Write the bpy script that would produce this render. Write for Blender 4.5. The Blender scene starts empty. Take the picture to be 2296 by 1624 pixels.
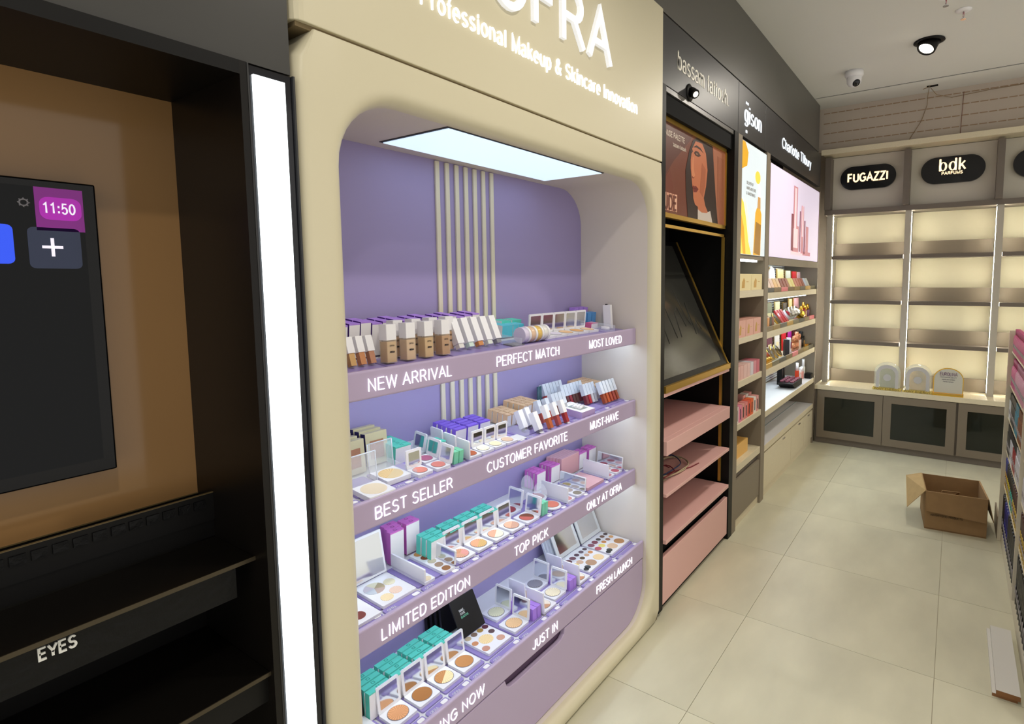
import bpy, math, random
from mathutils import Matrix, Vector
D = bpy.data
SC = bpy.context.scene
COL = SC.collection
PI = math.pi
random.seed(7)
# ------------------------------------------------------------------ camera
# world: x runs along the left-hand run of bays into the shop, y towards that wall, z up
cd = D.cameras.new('camera')
cam = D.objects.new('camera', cd)
COL.objects.link(cam)
rt = Vector((0.5545, -0.8321, -0.0055)); up = Vector((0.0758, 0.0439, 0.9962)); fw = Vector((0.8287, 0.5529, -0.0884))
fw.normalize(); rt = fw.cross(Vector((0, 0, 1))).normalized(); u0 = rt.cross(fw)
_r = -0.0055
r2 = rt*math.cos(_r)+u0*math.sin(_r); u2 = -rt*math.sin(_r)+u0*math.cos(_r)
cam.matrix_world = Matrix(((r2.x, u2.x, -fw.x, 0), (r2.y, u2.y, -fw.y, 0), (r2.z, u2.z, -fw.z, 1.5), (0, 0, 0, 1)))
cd.sensor_fit = 'HORIZONTAL'; cd.sensor_width = 36
cd.lens = 36*1256.88/2296
cd.shift_x = (1148-1304.77)/2296
cd.shift_y = (738.65-812)/2296
cd.clip_start = 0.02
SC.camera = cam
# ------------------------------------------------------------------ world, exposure
w = D.worlds.new('mall_ambience'); SC.world = w; w.use_nodes = True
w.node_tree.nodes['Background'].inputs[0].default_value = (1.0, 0.965, 0.90, 1)
w.node_tree.nodes['Background'].inputs[1].default_value = 1.0
SC.view_settings.view_transform = 'Standard'
SC.view_settings.look = 'None'
SC.view_settings.exposure = 0.0
SC.view_settings.gamma = 1.0
SC.view_settings.use_curve_mapping = False
DOWNLIGHT_W = 48.0
# ------------------------------------------------------------------ helpers
def lin(h):
    if not isinstance(h, str): return h
    h = h.lstrip('#')
    c = [int(h[i:i+2], 16)/255 for i in (0, 2, 4)]
    return tuple(x/12.92 if x <= .04045 else ((x+.055)/1.055)**2.4 for x in c)
MATS = {}
def mat(name, col, rough=.5, metal=0, emit=0, trans=0, alpha=1, noise=0, nscale=8, spec=None, ior=1.45, bump=0, stretch=None):
    if name in MATS: return MATS[name]
    m = D.materials.new(name); m.use_nodes = True
    nt = m.node_tree; b = nt.nodes['Principled BSDF']
    c = (*lin(col), 1)
    b.inputs['Base Color'].default_value = c
    b.inputs['Roughness'].default_value = rough
    b.inputs['Metallic'].default_value = metal
    b.inputs['IOR'].default_value = ior
    if spec is not None: b.inputs['Specular IOR Level'].default_value = spec
    if trans: b.inputs['Transmission Weight'].default_value = trans
    if alpha < 1: b.inputs['Alpha'].default_value = alpha
    if emit:
        b.inputs['Emission Color'].default_value = c
        b.inputs['Emission Strength'].default_value = emit
    if noise or bump:
        tc = nt.nodes.new('ShaderNodeTexCoord'); mp = nt.nodes.new('ShaderNodeMapping')
        if stretch: mp.inputs['Scale'].default_value = stretch
        n = nt.nodes.new('ShaderNodeTexNoise'); n.inputs['Scale'].default_value = nscale; n.inputs['Detail'].default_value = 6
        nt.links.new(tc.outputs['Object'], mp.inputs[0]); nt.links.new(mp.outputs[0], n.inputs['Vector'])
        if noise:
            r = nt.nodes.new('ShaderNodeValToRGB')
            r.color_ramp.elements[0].position = .3; r.color_ramp.elements[1].position = .7
            r.color_ramp.elements[0].color = (*[max(0, x*(1-noise)) for x in c[:3]], 1)
            r.color_ramp.elements[1].color = (*[min(1, x*(1+noise)) for x in c[:3]], 1)
            nt.links.new(n.outputs['Fac'], r.inputs[0]); nt.links.new(r.outputs[0], b.inputs['Base Color'])
        if bump:
            bp = nt.nodes.new('ShaderNodeBump'); bp.inputs['Strength'].default_value = bump; bp.inputs['Distance'].default_value = .002
            nt.links.new(n.outputs['Fac'], bp.inputs['Height']); nt.links.new(bp.outputs[0], b.inputs['Normal'])
    MATS[name] = m
    return m
def sunburst(name, a, b_, n=22):
    """pressed powder with radial ridges"""
    if name in MATS: return MATS[name]
    m = mat(name, a, .7); nt = m.node_tree; b = nt.nodes['Principled BSDF']
    tc = nt.nodes.new('ShaderNodeTexCoord'); g = nt.nodes.new('ShaderNodeTexGradient'); g.gradient_type = 'RADIAL'
    k = nt.nodes.new('ShaderNodeMath'); k.operation = 'MULTIPLY'; k.inputs[1].default_value = n*2*PI
    s = nt.nodes.new('ShaderNodeMath'); s.operation = 'SINE'
    r = nt.nodes.new('ShaderNodeMapRange'); r.inputs[1].default_value = -1
    mx = nt.nodes.new('ShaderNodeMix'); mx.data_type = 'RGBA'
    mx.inputs[6].default_value = (*lin(a), 1); mx.inputs[7].default_value = (*lin(b_), 1)
    nt.links.new(tc.outputs['Object'], g.inputs[0]); nt.links.new(g.outputs['Fac'], k.inputs[0]); nt.links.new(k.outputs[0], s.inputs[0])
    nt.links.new(s.outputs[0], r.inputs[0]); nt.links.new(r.outputs[0], mx.inputs[0]); nt.links.new(mx.outputs[2], b.inputs['Base Color'])
    return m
class MB:
    def __init__(s): s.v = []; s.f = []; s.m = []; s.sm = []
    def quadring(s, rings, closed=True, mi=0, smooth=True):
        n = len(rings[0]); base = len(s.v)
        for r in rings: s.v += [tuple(p) for p in r]
        for i in range(len(rings)-1):
            for j in range(n if closed else n-1):
                k = (j+1) % n
                s.f.append((base+i*n+j, base+i*n+k, base+(i+1)*n+k, base+(i+1)*n+j)); s.m.append(mi); s.sm.append(smooth)
        return base
    def face(s, pts, mi=0):
        b = len(s.v); s.v += [tuple(p) for p in pts]; s.f.append(tuple(range(b, b+len(pts)))); s.m.append(mi); s.sm.append(False)
        return s
    def box(s, x0, y0, z0, x1, y1, z1, mi=0, mx=None, my=None, mz=None):
        """mx/my/mz: material of the x, y, z faces; a tuple gives (low, high)"""
        b = len(s.v)
        s.v += [(x0, y0, z0), (x1, y0, z0), (x1, y1, z0), (x0, y1, z0), (x0, y0, z1), (x1, y0, z1), (x1, y1, z1), (x0, y1, z1)]
        def pr(q): return (mi, mi) if q is None else (q if isinstance(q, tuple) else (q, q))
        X, Y, Z = pr(mx), pr(my), pr(mz)
        for fc, q in (((3, 2, 1, 0), Z[0]), ((4, 5, 6, 7), Z[1]), ((0, 1, 5, 4), Y[0]), ((2, 3, 7, 6), Y[1]), ((3, 0, 4, 7), X[0]), ((1, 2, 6, 5), X[1])):
            s.f.append(tuple(b+i for i in fc)); s.m.append(q); s.sm.append(False)
        return s
    def prism(s, poly, a0, a1, axis='z', mi=0, mcap=None, smooth=False):
        def P(p, a): return {'z': (p[0], p[1], a), 'y': (p[0], a, p[1]), 'x': (a, p[0], p[1])}[axis]
        n = len(poly); b = len(s.v)
        s.v += [P(p, a0) for p in poly]+[P(p, a1) for p in poly]
        for j in range(n):
            k = (j+1) % n; s.f.append((b+j, b+k, b+n+k, b+n+j)); s.m.append(mi); s.sm.append(smooth)
        for off in (0, n):
            s.f.append(tuple(b+off+j for j in range(n))); s.m.append(mi if mcap is None else mcap); s.sm.append(False)
        return s
    def lathe(s, prof, c=(0, 0, 0), axis='z', seg=16, mi=0, smooth=True):
        rings = []
        for r, h in prof:
            ring = []
            for j in range(seg):
                a = 2*PI*j/seg; p = (r*math.cos(a), r*math.sin(a), h)
                if axis == 'x': p = (h, p[0], p[1])
                if axis == 'y': p = (p[1], h, p[0])
                ring.append((c[0]+p[0], c[1]+p[1], c[2]+p[2]))
            rings.append(ring)
        base = s.quadring(rings, True, mi, smooth)
        for k in (0, len(prof)-1):
            if prof[k][0] > 1e-6:
                s.f.append(tuple(base+k*seg+j for j in range(seg))); s.m.append(mi); s.sm.append(False)
        return s
    def cyl(s, r, h0, h1, c=(0, 0, 0), axis='z', seg=20, mi=0): return s.lathe([(r, h0), (r, h1)], c, axis, seg, mi)
    def tube(s, pts, r, seg=8, mi=0):
        rings = []
        pts = [Vector(p) for p in pts]
        for i, p in enumerate(pts):
            t = (pts[min(i+1, len(pts)-1)]-pts[max(i-1, 0)]).normalized()
            a = t.cross(Vector((0, 0, 1)))
            if a.length < .05: a = t.cross(Vector((0, 1, 0)))
            a.normalize(); bb = t.cross(a)
            rings.append([p+r*(math.cos(2*PI*j/seg)*a+math.sin(2*PI*j/seg)*bb) for j in range(seg)])
        base = s.quadring(rings, True, mi)
        for k in (0, len(pts)-1):
            s.f.append(tuple(base+k*seg+j for j in range(seg))); s.m.append(mi); s.sm.append(False)
        return s
    def mesh(s, name, mats):
        me = D.meshes.new(name); me.from_pydata(s.v, [], s.f)
        for m in (mats if isinstance(mats, (list, tuple)) else [mats]): me.materials.append(m)
        me.polygons.foreach_set('material_index', s.m); me.polygons.foreach_set('use_smooth', s.sm)
        me.validate(); me.update()
        import bmesh
        bm = bmesh.new(); bm.from_mesh(me); bmesh.ops.recalc_face_normals(bm, faces=bm.faces); bm.to_mesh(me); bm.free()
        return me
    def build(s, name, mats, parent=None, bev=0, seg=2):
        o = link(name, s.mesh(name, mats), parent)
        if parent is not None and parent.type == 'EMPTY': o.location = -parent.location
        if bev: bevel(o, bev, seg)
        return o
def bevel(o, wd, seg=2):
    md = o.modifiers.new('bevel', 'BEVEL'); md.width = wd; md.segments = seg; md.limit_method = 'ANGLE'; md.angle_limit = .7
def link(name, data, parent=None, M=None):
    o = D.objects.new(name, data); COL.objects.link(o)
    if parent is not None: o.parent = parent
    if M is not None: o.matrix_basis = M
    return o
def tag(o, label=None, cat=None, group=None, kind=None):
    if label: o['label'] = label
    if cat: o['category'] = cat
    if group: o['group'] = group
    if kind: o['kind'] = kind
    return o
def root(name, label, cat, loc, group=None):
    """an Empty at the base of a thing; parts built in world coordinates are shifted under it"""
    e = D.objects.new(name, None); e.empty_display_size = .05; COL.objects.link(e); e.location = loc
    return tag(e, label, cat, group)
def struct(o): o['kind'] = 'structure'; return o
def item(name, label, cat, M, parts, group=None):
    """a small thing from shared meshes: parts = [(name, mesh, [(sub, mesh)...])]"""
    if len(parts) == 1 and not (len(parts[0]) > 2 and parts[0][2]):
        return tag(link(name, parts[0][1], None, M), label, cat, group)
    e = D.objects.new(name, None); e.empty_display_size = .02; COL.objects.link(e); e.matrix_basis = M
    tag(e, label, cat, group)
    for p in parts:
        o = link(p[0], p[1], e, p[3] if len(p) > 3 else None)
        for q in (p[2] if len(p) > 2 and p[2] else []): link(q[0], q[1], o, q[2] if len(q) > 2 else None)
    return e
T = Matrix.Translation
def RX(a): return Matrix.Rotation(a, 4, 'X')
def RY(a): return Matrix.Rotation(a, 4, 'Y')
def RZ(a): return Matrix.Rotation(a, 4, 'Z')
def rrect(x0, y0, x1, y1, r, n=5):
    pts = []
    for cx, cy, a in ((x1-r, y1-r, 0), (x0+r, y1-r, 90), (x0+r, y0+r, 180), (x1-r, y0+r, 270)):
        for i in range(n+1):
            t = math.radians(a+90*i/n); pts.append((cx+r*math.cos(t), cy+r*math.sin(t)))
    return pts
CACHE = {}
def cached(key, fn):
    if key not in CACHE: CACHE[key] = fn()
    return CACHE[key]
# ------------------------------------------------------------------ stroke lettering
def arc(cx, cy, rx, ry, a0, a1, n=10):
    return [(cx+rx*math.cos(math.radians(a0+(a1-a0)*i/n)), cy+ry*math.sin(math.radians(a0+(a1-a0)*i/n))) for i in range(n+1)]
def glyphs():
    G = {}
    G[' '] = (.36, [])
    G['A'] = (.92, [[(.04, 0), (.46, 1), (.88, 0)], [(.19, .35), (.73, .35)]])
    G['B'] = (.82, [[(.1, 0), (.1, 1)], [(.1, 1), (.42, 1)]+arc(.46, .76, .24, .24, 90, -90)+[(.1, .52)], [(.1, .52), (.46, .52)]+arc(.5, .26, .26, .26, 90, -90)+[(.1, 0)]])
    G['C'] = (.9, [arc(.48, .5, .41, .5, 42, 318, 18)])
    G['D'] = (.88, [[(.1, 0), (.1, 1)], [(.1, 1), (.4, 1)]+arc(.4, .5, .41, .5, 90, -90, 14)+[(.1, 0)]])
    G['E'] = (.8, [[(.72, 1), (.1, 1), (.1, 0), (.74, 0)], [(.1, .52), (.67, .52)]])
    G['F'] = (.74, [[(.68, 1), (.1, 1), (.1, 0)], [(.1, .52), (.6, .52)]])
    G['G'] = (.96, [arc(.49, .5, .42, .5, 45, 318, 18)+[(.86, .2), (.86, .48), (.52, .48)]])
    G['H'] = (.88, [[(.1, 0), (.1, 1)], [(.78, 0), (.78, 1)], [(.1, .52), (.78, .52)]])
    G['I'] = (.3, [[(.15, 0), (.15, 1)]])
    G['J'] = (.66, [[(.55, 1), (.55, .28)]+arc(.3, .26, .25, .26, 0, -180)])
    G['K'] = (.84, [[(.1, 0), (.1, 1)], [(.74, 1), (.1, .36)], [(.32, .58), (.8, 0)]])
    G['L'] = (.68, [[(.1, 1), (.1, 0), (.64, 0)]])
    G['M'] = (1.0, [[(.1, 0), (.1, 1), (.5, .05), (.9, 1), (.9, 0)]])
    G['N'] = (.88, [[(.1, 0), (.1, 1), (.78, 0), (.78, 1)]])
    G['O'] = (.98, [arc(.49, .5, .42, .5, 0, 360, 24)])
    G['P'] = (.8, [[(.1, 0), (.1, 1)], [(.1, 1), (.45, 1)]+arc(.45, .73, .27, .27, 90, -90)+[(.1, .46)]])
    G['R'] = (.86, [[(.1, 0), (.1, 1)], [(.1, 1), (.46, 1)]+arc(.46, .74, .26, .26, 90, -90)+[(.1, .48)], [(.46, .48), (.8, 0)]])
    G['S'] = (.82, [arc(.41, .75, .29, .25, 25, 270, 14)+arc(.41, .25, .32, .25, 90, -160, 14)[1:]])
    G['T'] = (.78, [[(.04, 1), (.74, 1)], [(.39, 1), (.39, 0)]])
    G['U'] = (.88, [[(.1, 1), (.1, .34)]+arc(.44, .34, .34, .34, 180, 360, 12)+[(.78, 1)]])
    G['V'] = (.86, [[(.03, 1), (.43, 0), (.83, 1)]])
    G['W'] = (1.2, [[(.03, 1), (.31, 0), (.6, 1), (.89, 0), (1.17, 1)]])
    G['Y'] = (.86, [[(.03, 1), (.43, .45), (.83, 1)], [(.43, .45), (.43, 0)]])
    G['Z'] = (.8, [[(.08, 1), (.72, 1), (.06, 0), (.74, 0)]])
    G['-'] = (.42, [[(.06, .42), (.36, .42)]])
    G["'"] = (.2, [[(.1, .95), (.1, .75)]])
    G[','] = (.3, [[(.16, .03), (.1, -.16)]])
    G['.'] = (.3, [[(.15, 0), (.15, .06)]])
    G['&'] = (.9, [[(.82, 0), (.24, .68)]+arc(.4, .8, .18, .18, 215, -40, 12)+arc(.34, .25, .27, .25, 110, 330, 14)+[(.8, .48)]])
    G['0'] = (.76, [arc(.38, .5, .3, .5, 0, 360, 20)])
    G['1'] = (.7, [[(.12, .78), (.4, 1), (.4, 0)]])
    G['5'] = (.76, [[(.64, 1), (.2, 1), (.13, .52)]+arc(.37, .32, .29, .32, 125, -150, 14)])
    G[':'] = (.34, [[(.17, .1), (.17, .18)], [(.17, .62), (.17, .7)]])
    x = .72
    bowl = lambda cx: arc(cx, x/2, .27, x/2, 0, 360, 18)
    G['a'] = (.7, [arc(.32, .5, .25, .22, 155, 0, 10)+[(.57, .12), (.6, 0)], [(.57, .42), (.3, .38)]+arc(.28, .19, .22, .19, 100, 260, 10)+[(.4, .02), (.57, .16)]])
    G['b'] = (.74, [[(.1, 0), (.1, 1)], bowl(.37)])
    G['c'] = (.66, [arc(.35, x/2, .28, x/2, 48, 312, 14)])
    G['d'] = (.74, [[(.63, 0), (.63, 1)], bowl(.36)])
    G['e'] = (.72, [[(.08, .37), (.63, .37)]+arc(.36, x/2, .28, x/2, 0, 305, 18)])
    G['f'] = (.38, [[(.2, 0), (.2, .78)]+arc(.36, .82, .16, .18, 180, 95, 6), [(.03, .7), (.36, .7)]])
    G['g'] = (.74, [bowl(.36), [(.63, .72), (.63, -.06)]+arc(.36, -.06, .27, .22, 0, -155, 10)])
    G['h'] = (.72, [[(.1, 0), (.1, 1)], [(.1, .42)]+arc(.35, .44, .25, .28, 180, 0, 10)+[(.6, 0)]])
    G['i'] = (.3, [[(.15, 0), (.15, .72)], [(.15, .9), (.15, 1)]])
    G['k'] = (.66, [[(.1, 0), (.1, 1)], [(.56, .72), (.1, .26)], [(.28, .43), (.6, 0)]])
    G['l'] = (.3, [[(.15, 0), (.15, 1)]])
    G['m'] = (1.08, [[(.1, 0), (.1, .72)], [(.1, .44)]+arc(.32, .48, .22, .24, 180, 0, 10)+[(.54, 0)], [(.54, .44)]+arc(.76, .48, .22, .24, 180, 0, 10)+[(.98, 0)]])
    G['n'] = (.72, [[(.1, 0), (.1, .72)], [(.1, .42)]+arc(.35, .44, .25, .28, 180, 0, 10)+[(.6, 0)]])
    G['o'] = (.74, [arc(.37, x/2, .29, x/2, 0, 360, 20)])
    G['p'] = (.74, [[(.1, -.28), (.1, .72)], bowl(.37)])
    G['r'] = (.44, [[(.1, 0), (.1, .72)], [(.1, .4)]+arc(.38, .42, .28, .28, 180, 85, 6)])
    G['s'] = (.64, [arc(.32, .54, .22, .18, 25, 270, 10)+arc(.32, .18, .24, .18, 90, -160, 10)[1:]])
    G['t'] = (.38, [[(.19, .92), (.19, .14)]+arc(.33, .14, .14, .14, 180, 280, 5), [(.03, .7), (.36, .7)]])
    G['u'] = (.72, [[(.1, .72), (.1, .28)]+arc(.35, .28, .25, .28, 180, 360, 10)+[(.6, .3)], [(.6, .72), (.6, 0)]])
    G['v'] = (.64, [[(.03, .72), (.32, 0), (.61, .72)]])
    G['y'] = (.64, [[(.03, .72), (.32, .02)], [(.61, .72), (.26, -.16)]+arc(.14, -.16, .12, .12, 0, -100, 5)])
    return G
GL = glyphs()
def ribbon(mb, pts, wfun, depth, to3, mi=0, cap=0):
    """a flat letter stroke: front face at depth, sides down to 0"""
    n = len(pts); L = []; R = []
    for i in range(n):
        a = pts[max(i-1, 0)]; b = pts[min(i+1, n-1)]
        if i not in (0, n-1):
            d1 = Vector((pts[i][0]-a[0], pts[i][1]-a[1])).normalized(); d2 = Vector((b[0]-pts[i][0], b[1]-pts[i][1])).normalized()
            d = (d1+d2)
            if d.length < 1e-4: d = d1
            d.normalize(); k = 1/max(.45, d.dot(d1))
        else:
            d = Vector((b[0]-a[0], b[1]-a[1])).normalized(); k = 1
        wd = wfun(d)*k/2
        nx, ny = -d.y*wd, d.x*wd
        ex = ey = 0
        if cap and i == 0: ex, ey = -d.x*cap, -d.y*cap
        if cap and i == n-1: ex, ey = d.x*cap, d.y*cap
        L.append((pts[i][0]+nx+ex, pts[i][1]+ny+ey)); R.append((pts[i][0]-nx+ex, pts[i][1]-ny+ey))
    b = len(mb.v)
    for i in range(n):
        mb.v += [to3(*L[i], depth), to3(*R[i], depth), to3(*L[i], 0), to3(*R[i], 0)]
    for i in range(n-1):
        p = b+4*i; q = p+4
        for fc in ((p, q, q+1, p+1), (p, p+2, q+2, q), (p+1, q+1, q+3, p+3)):
            mb.f.append(fc); mb.m.append(mi); mb.sm.append(False)
    for p in (b, b+4*(n-1)):
        mb.f.append((p, p+1, p+3, p+2)); mb.m.append(mi); mb.sm.append(False)
def lettering(mb, s, h, width, to3, stroke=.13, thin=None, depth=.002, mi=0, serif=0, track=.13):
    """write s with cap height h fitted to width; to3(u, v, d) maps to space"""
    tot = sum(GL[c][0]+track for c in s)-track
    sx = width/tot; u = 0
    th = stroke if thin is None else thin
    for c in s:
        gw, st = GL[c]
        for k in st:
            pts = [(u+px*sx, py*h) for px, py in k]
            def wf(d):
                return (th+(stroke-th)*abs(d.y)**1.5)*h
            ribbon(mb, pts, wf, depth, to3, mi, cap=stroke*h*.5 if len(k) == 2 and thin is None and c in '.,:i' else 0)
            if serif and len(k) >= 2:
                for e, o in ((k[0], k[1]), (k[-1], k[-2])):
                    if abs(o[0]-e[0]) < .02 and abs(o[1]-e[1]) > .2:
                        yy = e[1]*h; ribbon(mb, [(u+e[0]*sx-serif*sx, yy), (u+e[0]*sx+serif*sx, yy)], lambda d: th*h, depth, to3, mi)
        u += (gw+track)*sx
    return mb
def wall_text(mb, s, x0, x1, z, h, y, stroke=.13, depth=.003, thin=None, mi=0, serif=0):
    """text on a face that looks towards -y, reading along +x"""
    return lettering(mb, s, h, x1-x0, lambda u, v, d: (x0+u, y-d, z+v), stroke, thin, depth, mi, serif)

def word_parts(name, s, x0, x1, z, h, y, stroke, depth, m, parent, thin=None, serif=0, track=.13):
    """one part per word, set on the same line"""
    tot = sum(GL[c][0]+track for c in s)-track; sx = (x1-x0)/tot; u = 0
    for wd in s.split(' '):
        wl = sum(GL[c][0]+track for c in wd)-track
        wall_text(MB(), wd, x0+u*sx, x0+(u+wl)*sx, z, h, y, stroke, depth, thin, 0, serif).build(name, m, parent)
        u += wl+track+GL[' '][0]+track
# ------------------------------------------------------------------ materials
m_floor = mat('stone_tile', '#c7c3ab', .42, noise=.10, nscale=2.2, stretch=(1, 2.2, 1))
m_grout = mat('grout', '#b0a792', .9)
m_ceil = mat('ceiling_paint', '#d8d8d4', .9)
m_wall = mat('wall_paint', '#b9ada0', .9, noise=.03, nscale=3)
m_gap = mat('shadow_gap', '#3c3a38', .8)
m_soffit = mat('grey_laminate', '#565450', .35, noise=.03, nscale=2)
m_blackgloss = mat('black_gloss', '#15151a', .08)
m_black = mat('black_laminate', '#0c0b0b', .45, spec=.25)
m_blackmat = mat('black_matt', '#0b0b0c', .8, spec=.2)
m_fascia = mat('charcoal_laminate', '#2d2d2f', .38)
m_beige = mat('cream_lacquer', '#d0c8ad', .38)
m_inner = mat('white_lining', '#d6cdc4', .5)
m_lilac = mat('lilac_panel', '#9b90bd', .55)
m_mauve = mat('mauve_lacquer', '#b1a1bf', .36)
m_lip = mat('mauve_edge', '#c7b0c8', .3)
m_cream = mat('cream_strip', '#d9d2bd', .5)
m_shelfwhite = mat('shelf_white', '#dcdce0', .45)
m_traylilac = mat('lilac_print', '#9183c0', .3)
m_led = mat('led_white', '#ffffff', .5, emit=1.15)
m_ledcool = mat('led_cool', '#dcefff', .5, emit=18)
m_ledwarm = mat('led_warm', '#fff8e2', .5, emit=88)
m_panel = mat('light_panel', '#cfe5fc', .5, emit=.98)
m_strip = mat('strip_light', '#f2fbff', .5, emit=2.6)
m_taupe = mat('taupe_laminate', '#847969', .5)
m_taupe_d = mat('taupe_dark', '#6f665d', .5)
m_creamwood = mat('cream_wood', '#d9ceb2', .45, noise=.04, nscale=14, stretch=(1, 12, 12))
m_backcream = mat('cream_back', '#d8d1b6', .6)
m_signpanel = mat('sign_panel', '#cbc5b8', .7)
m_white = mat('white_plastic', '#ecebee', .35)
m_whitec = mat('white_card', '#ebe9ea', .55)
m_grey = mat('grey_print', '#77757c', .6)
m_dark = mat('dark_print', '#26242a', .6)
m_mirror = mat('mirror', '#e2e7ec', .10, metal=1)
m_gold = mat('brushed_gold', '#c9a14a', .32, metal=.75)
m_chrome = mat('chrome', '#d8d8dc', .12, metal=1)
m_clear = mat('clear_acrylic', '#eef4ff', .03, alpha=.22, spec=.8)
m_glass = mat('dark_glass', '#20241f', .06, alpha=.93)
m_pink = mat('pink_lacquer', '#deb0aa', .42)
m_brown = mat('cardboard', '#9a7b55', .85, noise=.06, nscale=20)
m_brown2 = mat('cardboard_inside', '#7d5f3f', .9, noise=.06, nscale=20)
m_mdf = mat('mdf_edge', '#8a5f3a', .8)
# ------------------------------------------------------------------ the room
fl = MB().box(-2.2, -2.8, -.06, 6.1, 1.6, -.004).build('floor', m_grout); struct(fl)
tile_me = MB().box(0, 0, -.004, .6602, .7092, 0).mesh('tile', m_floor)
for i in range(-5, 7):
    for j in range(-3, 2):
        x = 1.718+.662*i; y = .006+.711*j
        t = link('tile', tile_me, fl); t.location = (x, y, 0)
        if y+.71 > 1.55: t.scale = (1, .83, 1)
c = MB().box(-2.2, -2.8, 3.0, 5.127, 1.5, 3.1); c.box(5.150, -2.8, 3.0, 5.5, 1.5, 3.1); c = c.build('ceiling', m_ceil); struct(c)
struct(MB().box(5.127, -2.8, 3.004, 5.150, 1.05, 3.09).build('trim_1', m_gap))
wb = MB().box(5.48, -2.8, 2.62, 5.95, 1.55, 3.1); wb.box(5.9, -2.8, 0, 5.95, 1.55, 2.62)
wb = wb.build('wall_back', m_wall); struct(wb)
for i, z in enumerate((2.955, 2.868, 2.781, 2.697)):        # dashed scored lines across the bulkhead
    s = MB()
    for k in range(46):
        y = 1.05-k*.06
        s.box(5.478, y-.05, z-.0035, 5.4802, y, z+.0035)
    s.build('groove', mat('groove', '#9b8268', .9), wb)
struct(MB().box(-3.5, 1.5, 0, 5.95, 1.55, 3.1).build('wall_left', m_blackmat))
sf = MB().box(.596, 1.06, 2.605, 5.355, 1.5, 3.0); struct(MB().box(-2.2, 1.04, 1.878, .594, 1.5, 3.0).build('trim_4', mat('dark_grey_laminate', '#393836', .4)))
struct(sf.build('trim_2', m_soffit, bev=.002))
struct(MB().box(.596, 1.075, 2.582, 5.35, 1.5, 2.605).build('trim_3', m_blackmat))
# downlights: a black trim ring, a tilted housing and a glowing lens
ring_me = MB().lathe([(.062, 0), (.086, -.001), (.088, -.006), (.066, -.012), (.058, -.006), (.058, 0)], seg=28).mesh('trim_ring', m_black)
hous_me = MB().lathe([(.056, .03), (.055, -.045), (.05, -.052), (.044, -.05), (.042, -.03)], seg=24).mesh('housing', m_black)
lens_me = MB().lathe([(0, -.047), (.03, -.047), (.043, -.042)], seg=20).mesh('lens', mat('lamp_lens', '#fff3d8', .4, emit=14))
def downlight(x, y, tilt_dir, tilt, label):
    e = root('downlight', label, 'ceiling light', (x, y, 3.0), 'recessed ceiling downlights')
    link('trim_ring', ring_me, e)
    M = RZ(tilt_dir) @ RY(tilt)
    h = link('housing', hous_me, e, T((0, 0, -.012)) @ M); link('lens', lens_me, e, T((0, 0, -.012)) @ M)
    ld = D.lights.new('downlight_bulb', 'SPOT'); ld.energy = DOWNLIGHT_W; ld.color = (1, .93, .82); ld.spot_size = math.radians(125); ld.spot_blend = .9; ld.shadow_soft_size = .045
    lo = link('bulb', ld, e, T((0, 0, -.012)) @ M @ T((0, 0, -.056)))
    return e
downlight(4.318, .214, PI*.80, -.55, 'black recessed tilted spotlight glowing in the ceiling before the shelves')
for k, (x, y) in enumerate(((2.6, .10), (1.25, .05), (-.1, -.3), (4.3, -1.3), (2.6, -1.4), (.9, -1.5), (-1.2, -1.2), (-1.6, .3))):
    downlight(x, y, PI*.5, -.30 if y > -.5 else 0, 'recessed ceiling spotlight above the aisle, out of view of the photograph')
# dome camera
e = root('dome_camera', 'white dome security camera on the ceiling beside the dark soffit', 'security camera', (4.629, .69, 3.0))
MB().lathe([(.062, 0), (.063, -.03), (.054, -.042), (0, -.043)], (4.629, .69, 3.0), seg=26).build('mount', m_white, e)
MB().lathe([(.045, -.035), (.05, -.05), (.048, -.08), (.036, -.1), (.015, -.108), (0, -.109)], (4.629, .69, 3.0), seg=26).build('ball', m_white, e)
q = MB().lathe([(0, .052), (.02, .05), (.027, .042), (.027, .02)], seg=20).mesh('lens_window', m_blackgloss)
o = link('lens_window', q, e, T((0, 0, -.066)) @ Vector((-.62, -.5, -.62)).to_track_quat('Z', 'Y').to_matrix().to_4x4())
# sprinklers
for lx, ly, lab in ((3.938, .036, 'white ceiling sprinkler with red bulb hanging from round plate'), (3.70, .115, 'sprinkler at the very top edge of the photo, nearest the camera')):
    e = root('sprinkler', lab, 'sprinkler', (lx, ly, 3.0))
    MB().lathe([(.04, 0), (.04, -.004), (.026, -.012), (.014, -.012)], (lx, ly, 3), seg=22).build('escutcheon', m_white, e)
    MB().cyl(.0035, -.04, -.012, (lx, ly, 3), seg=8).build('bulb_tube', mat('red_liquid', '#a3202a', .2), e)
    q = MB(); q.tube([(lx-.01, ly, 2.988), (lx-.012, ly, 2.965), (lx, ly, 2.95)], .002); q.tube([(lx+.01, ly, 2.988), (lx+.012, ly, 2.965), (lx, ly, 2.95)], .002); q.cyl(.014, -.053, -.05, (lx, ly, 3), seg=14)
    q.build('frame', m_chrome, e)
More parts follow.
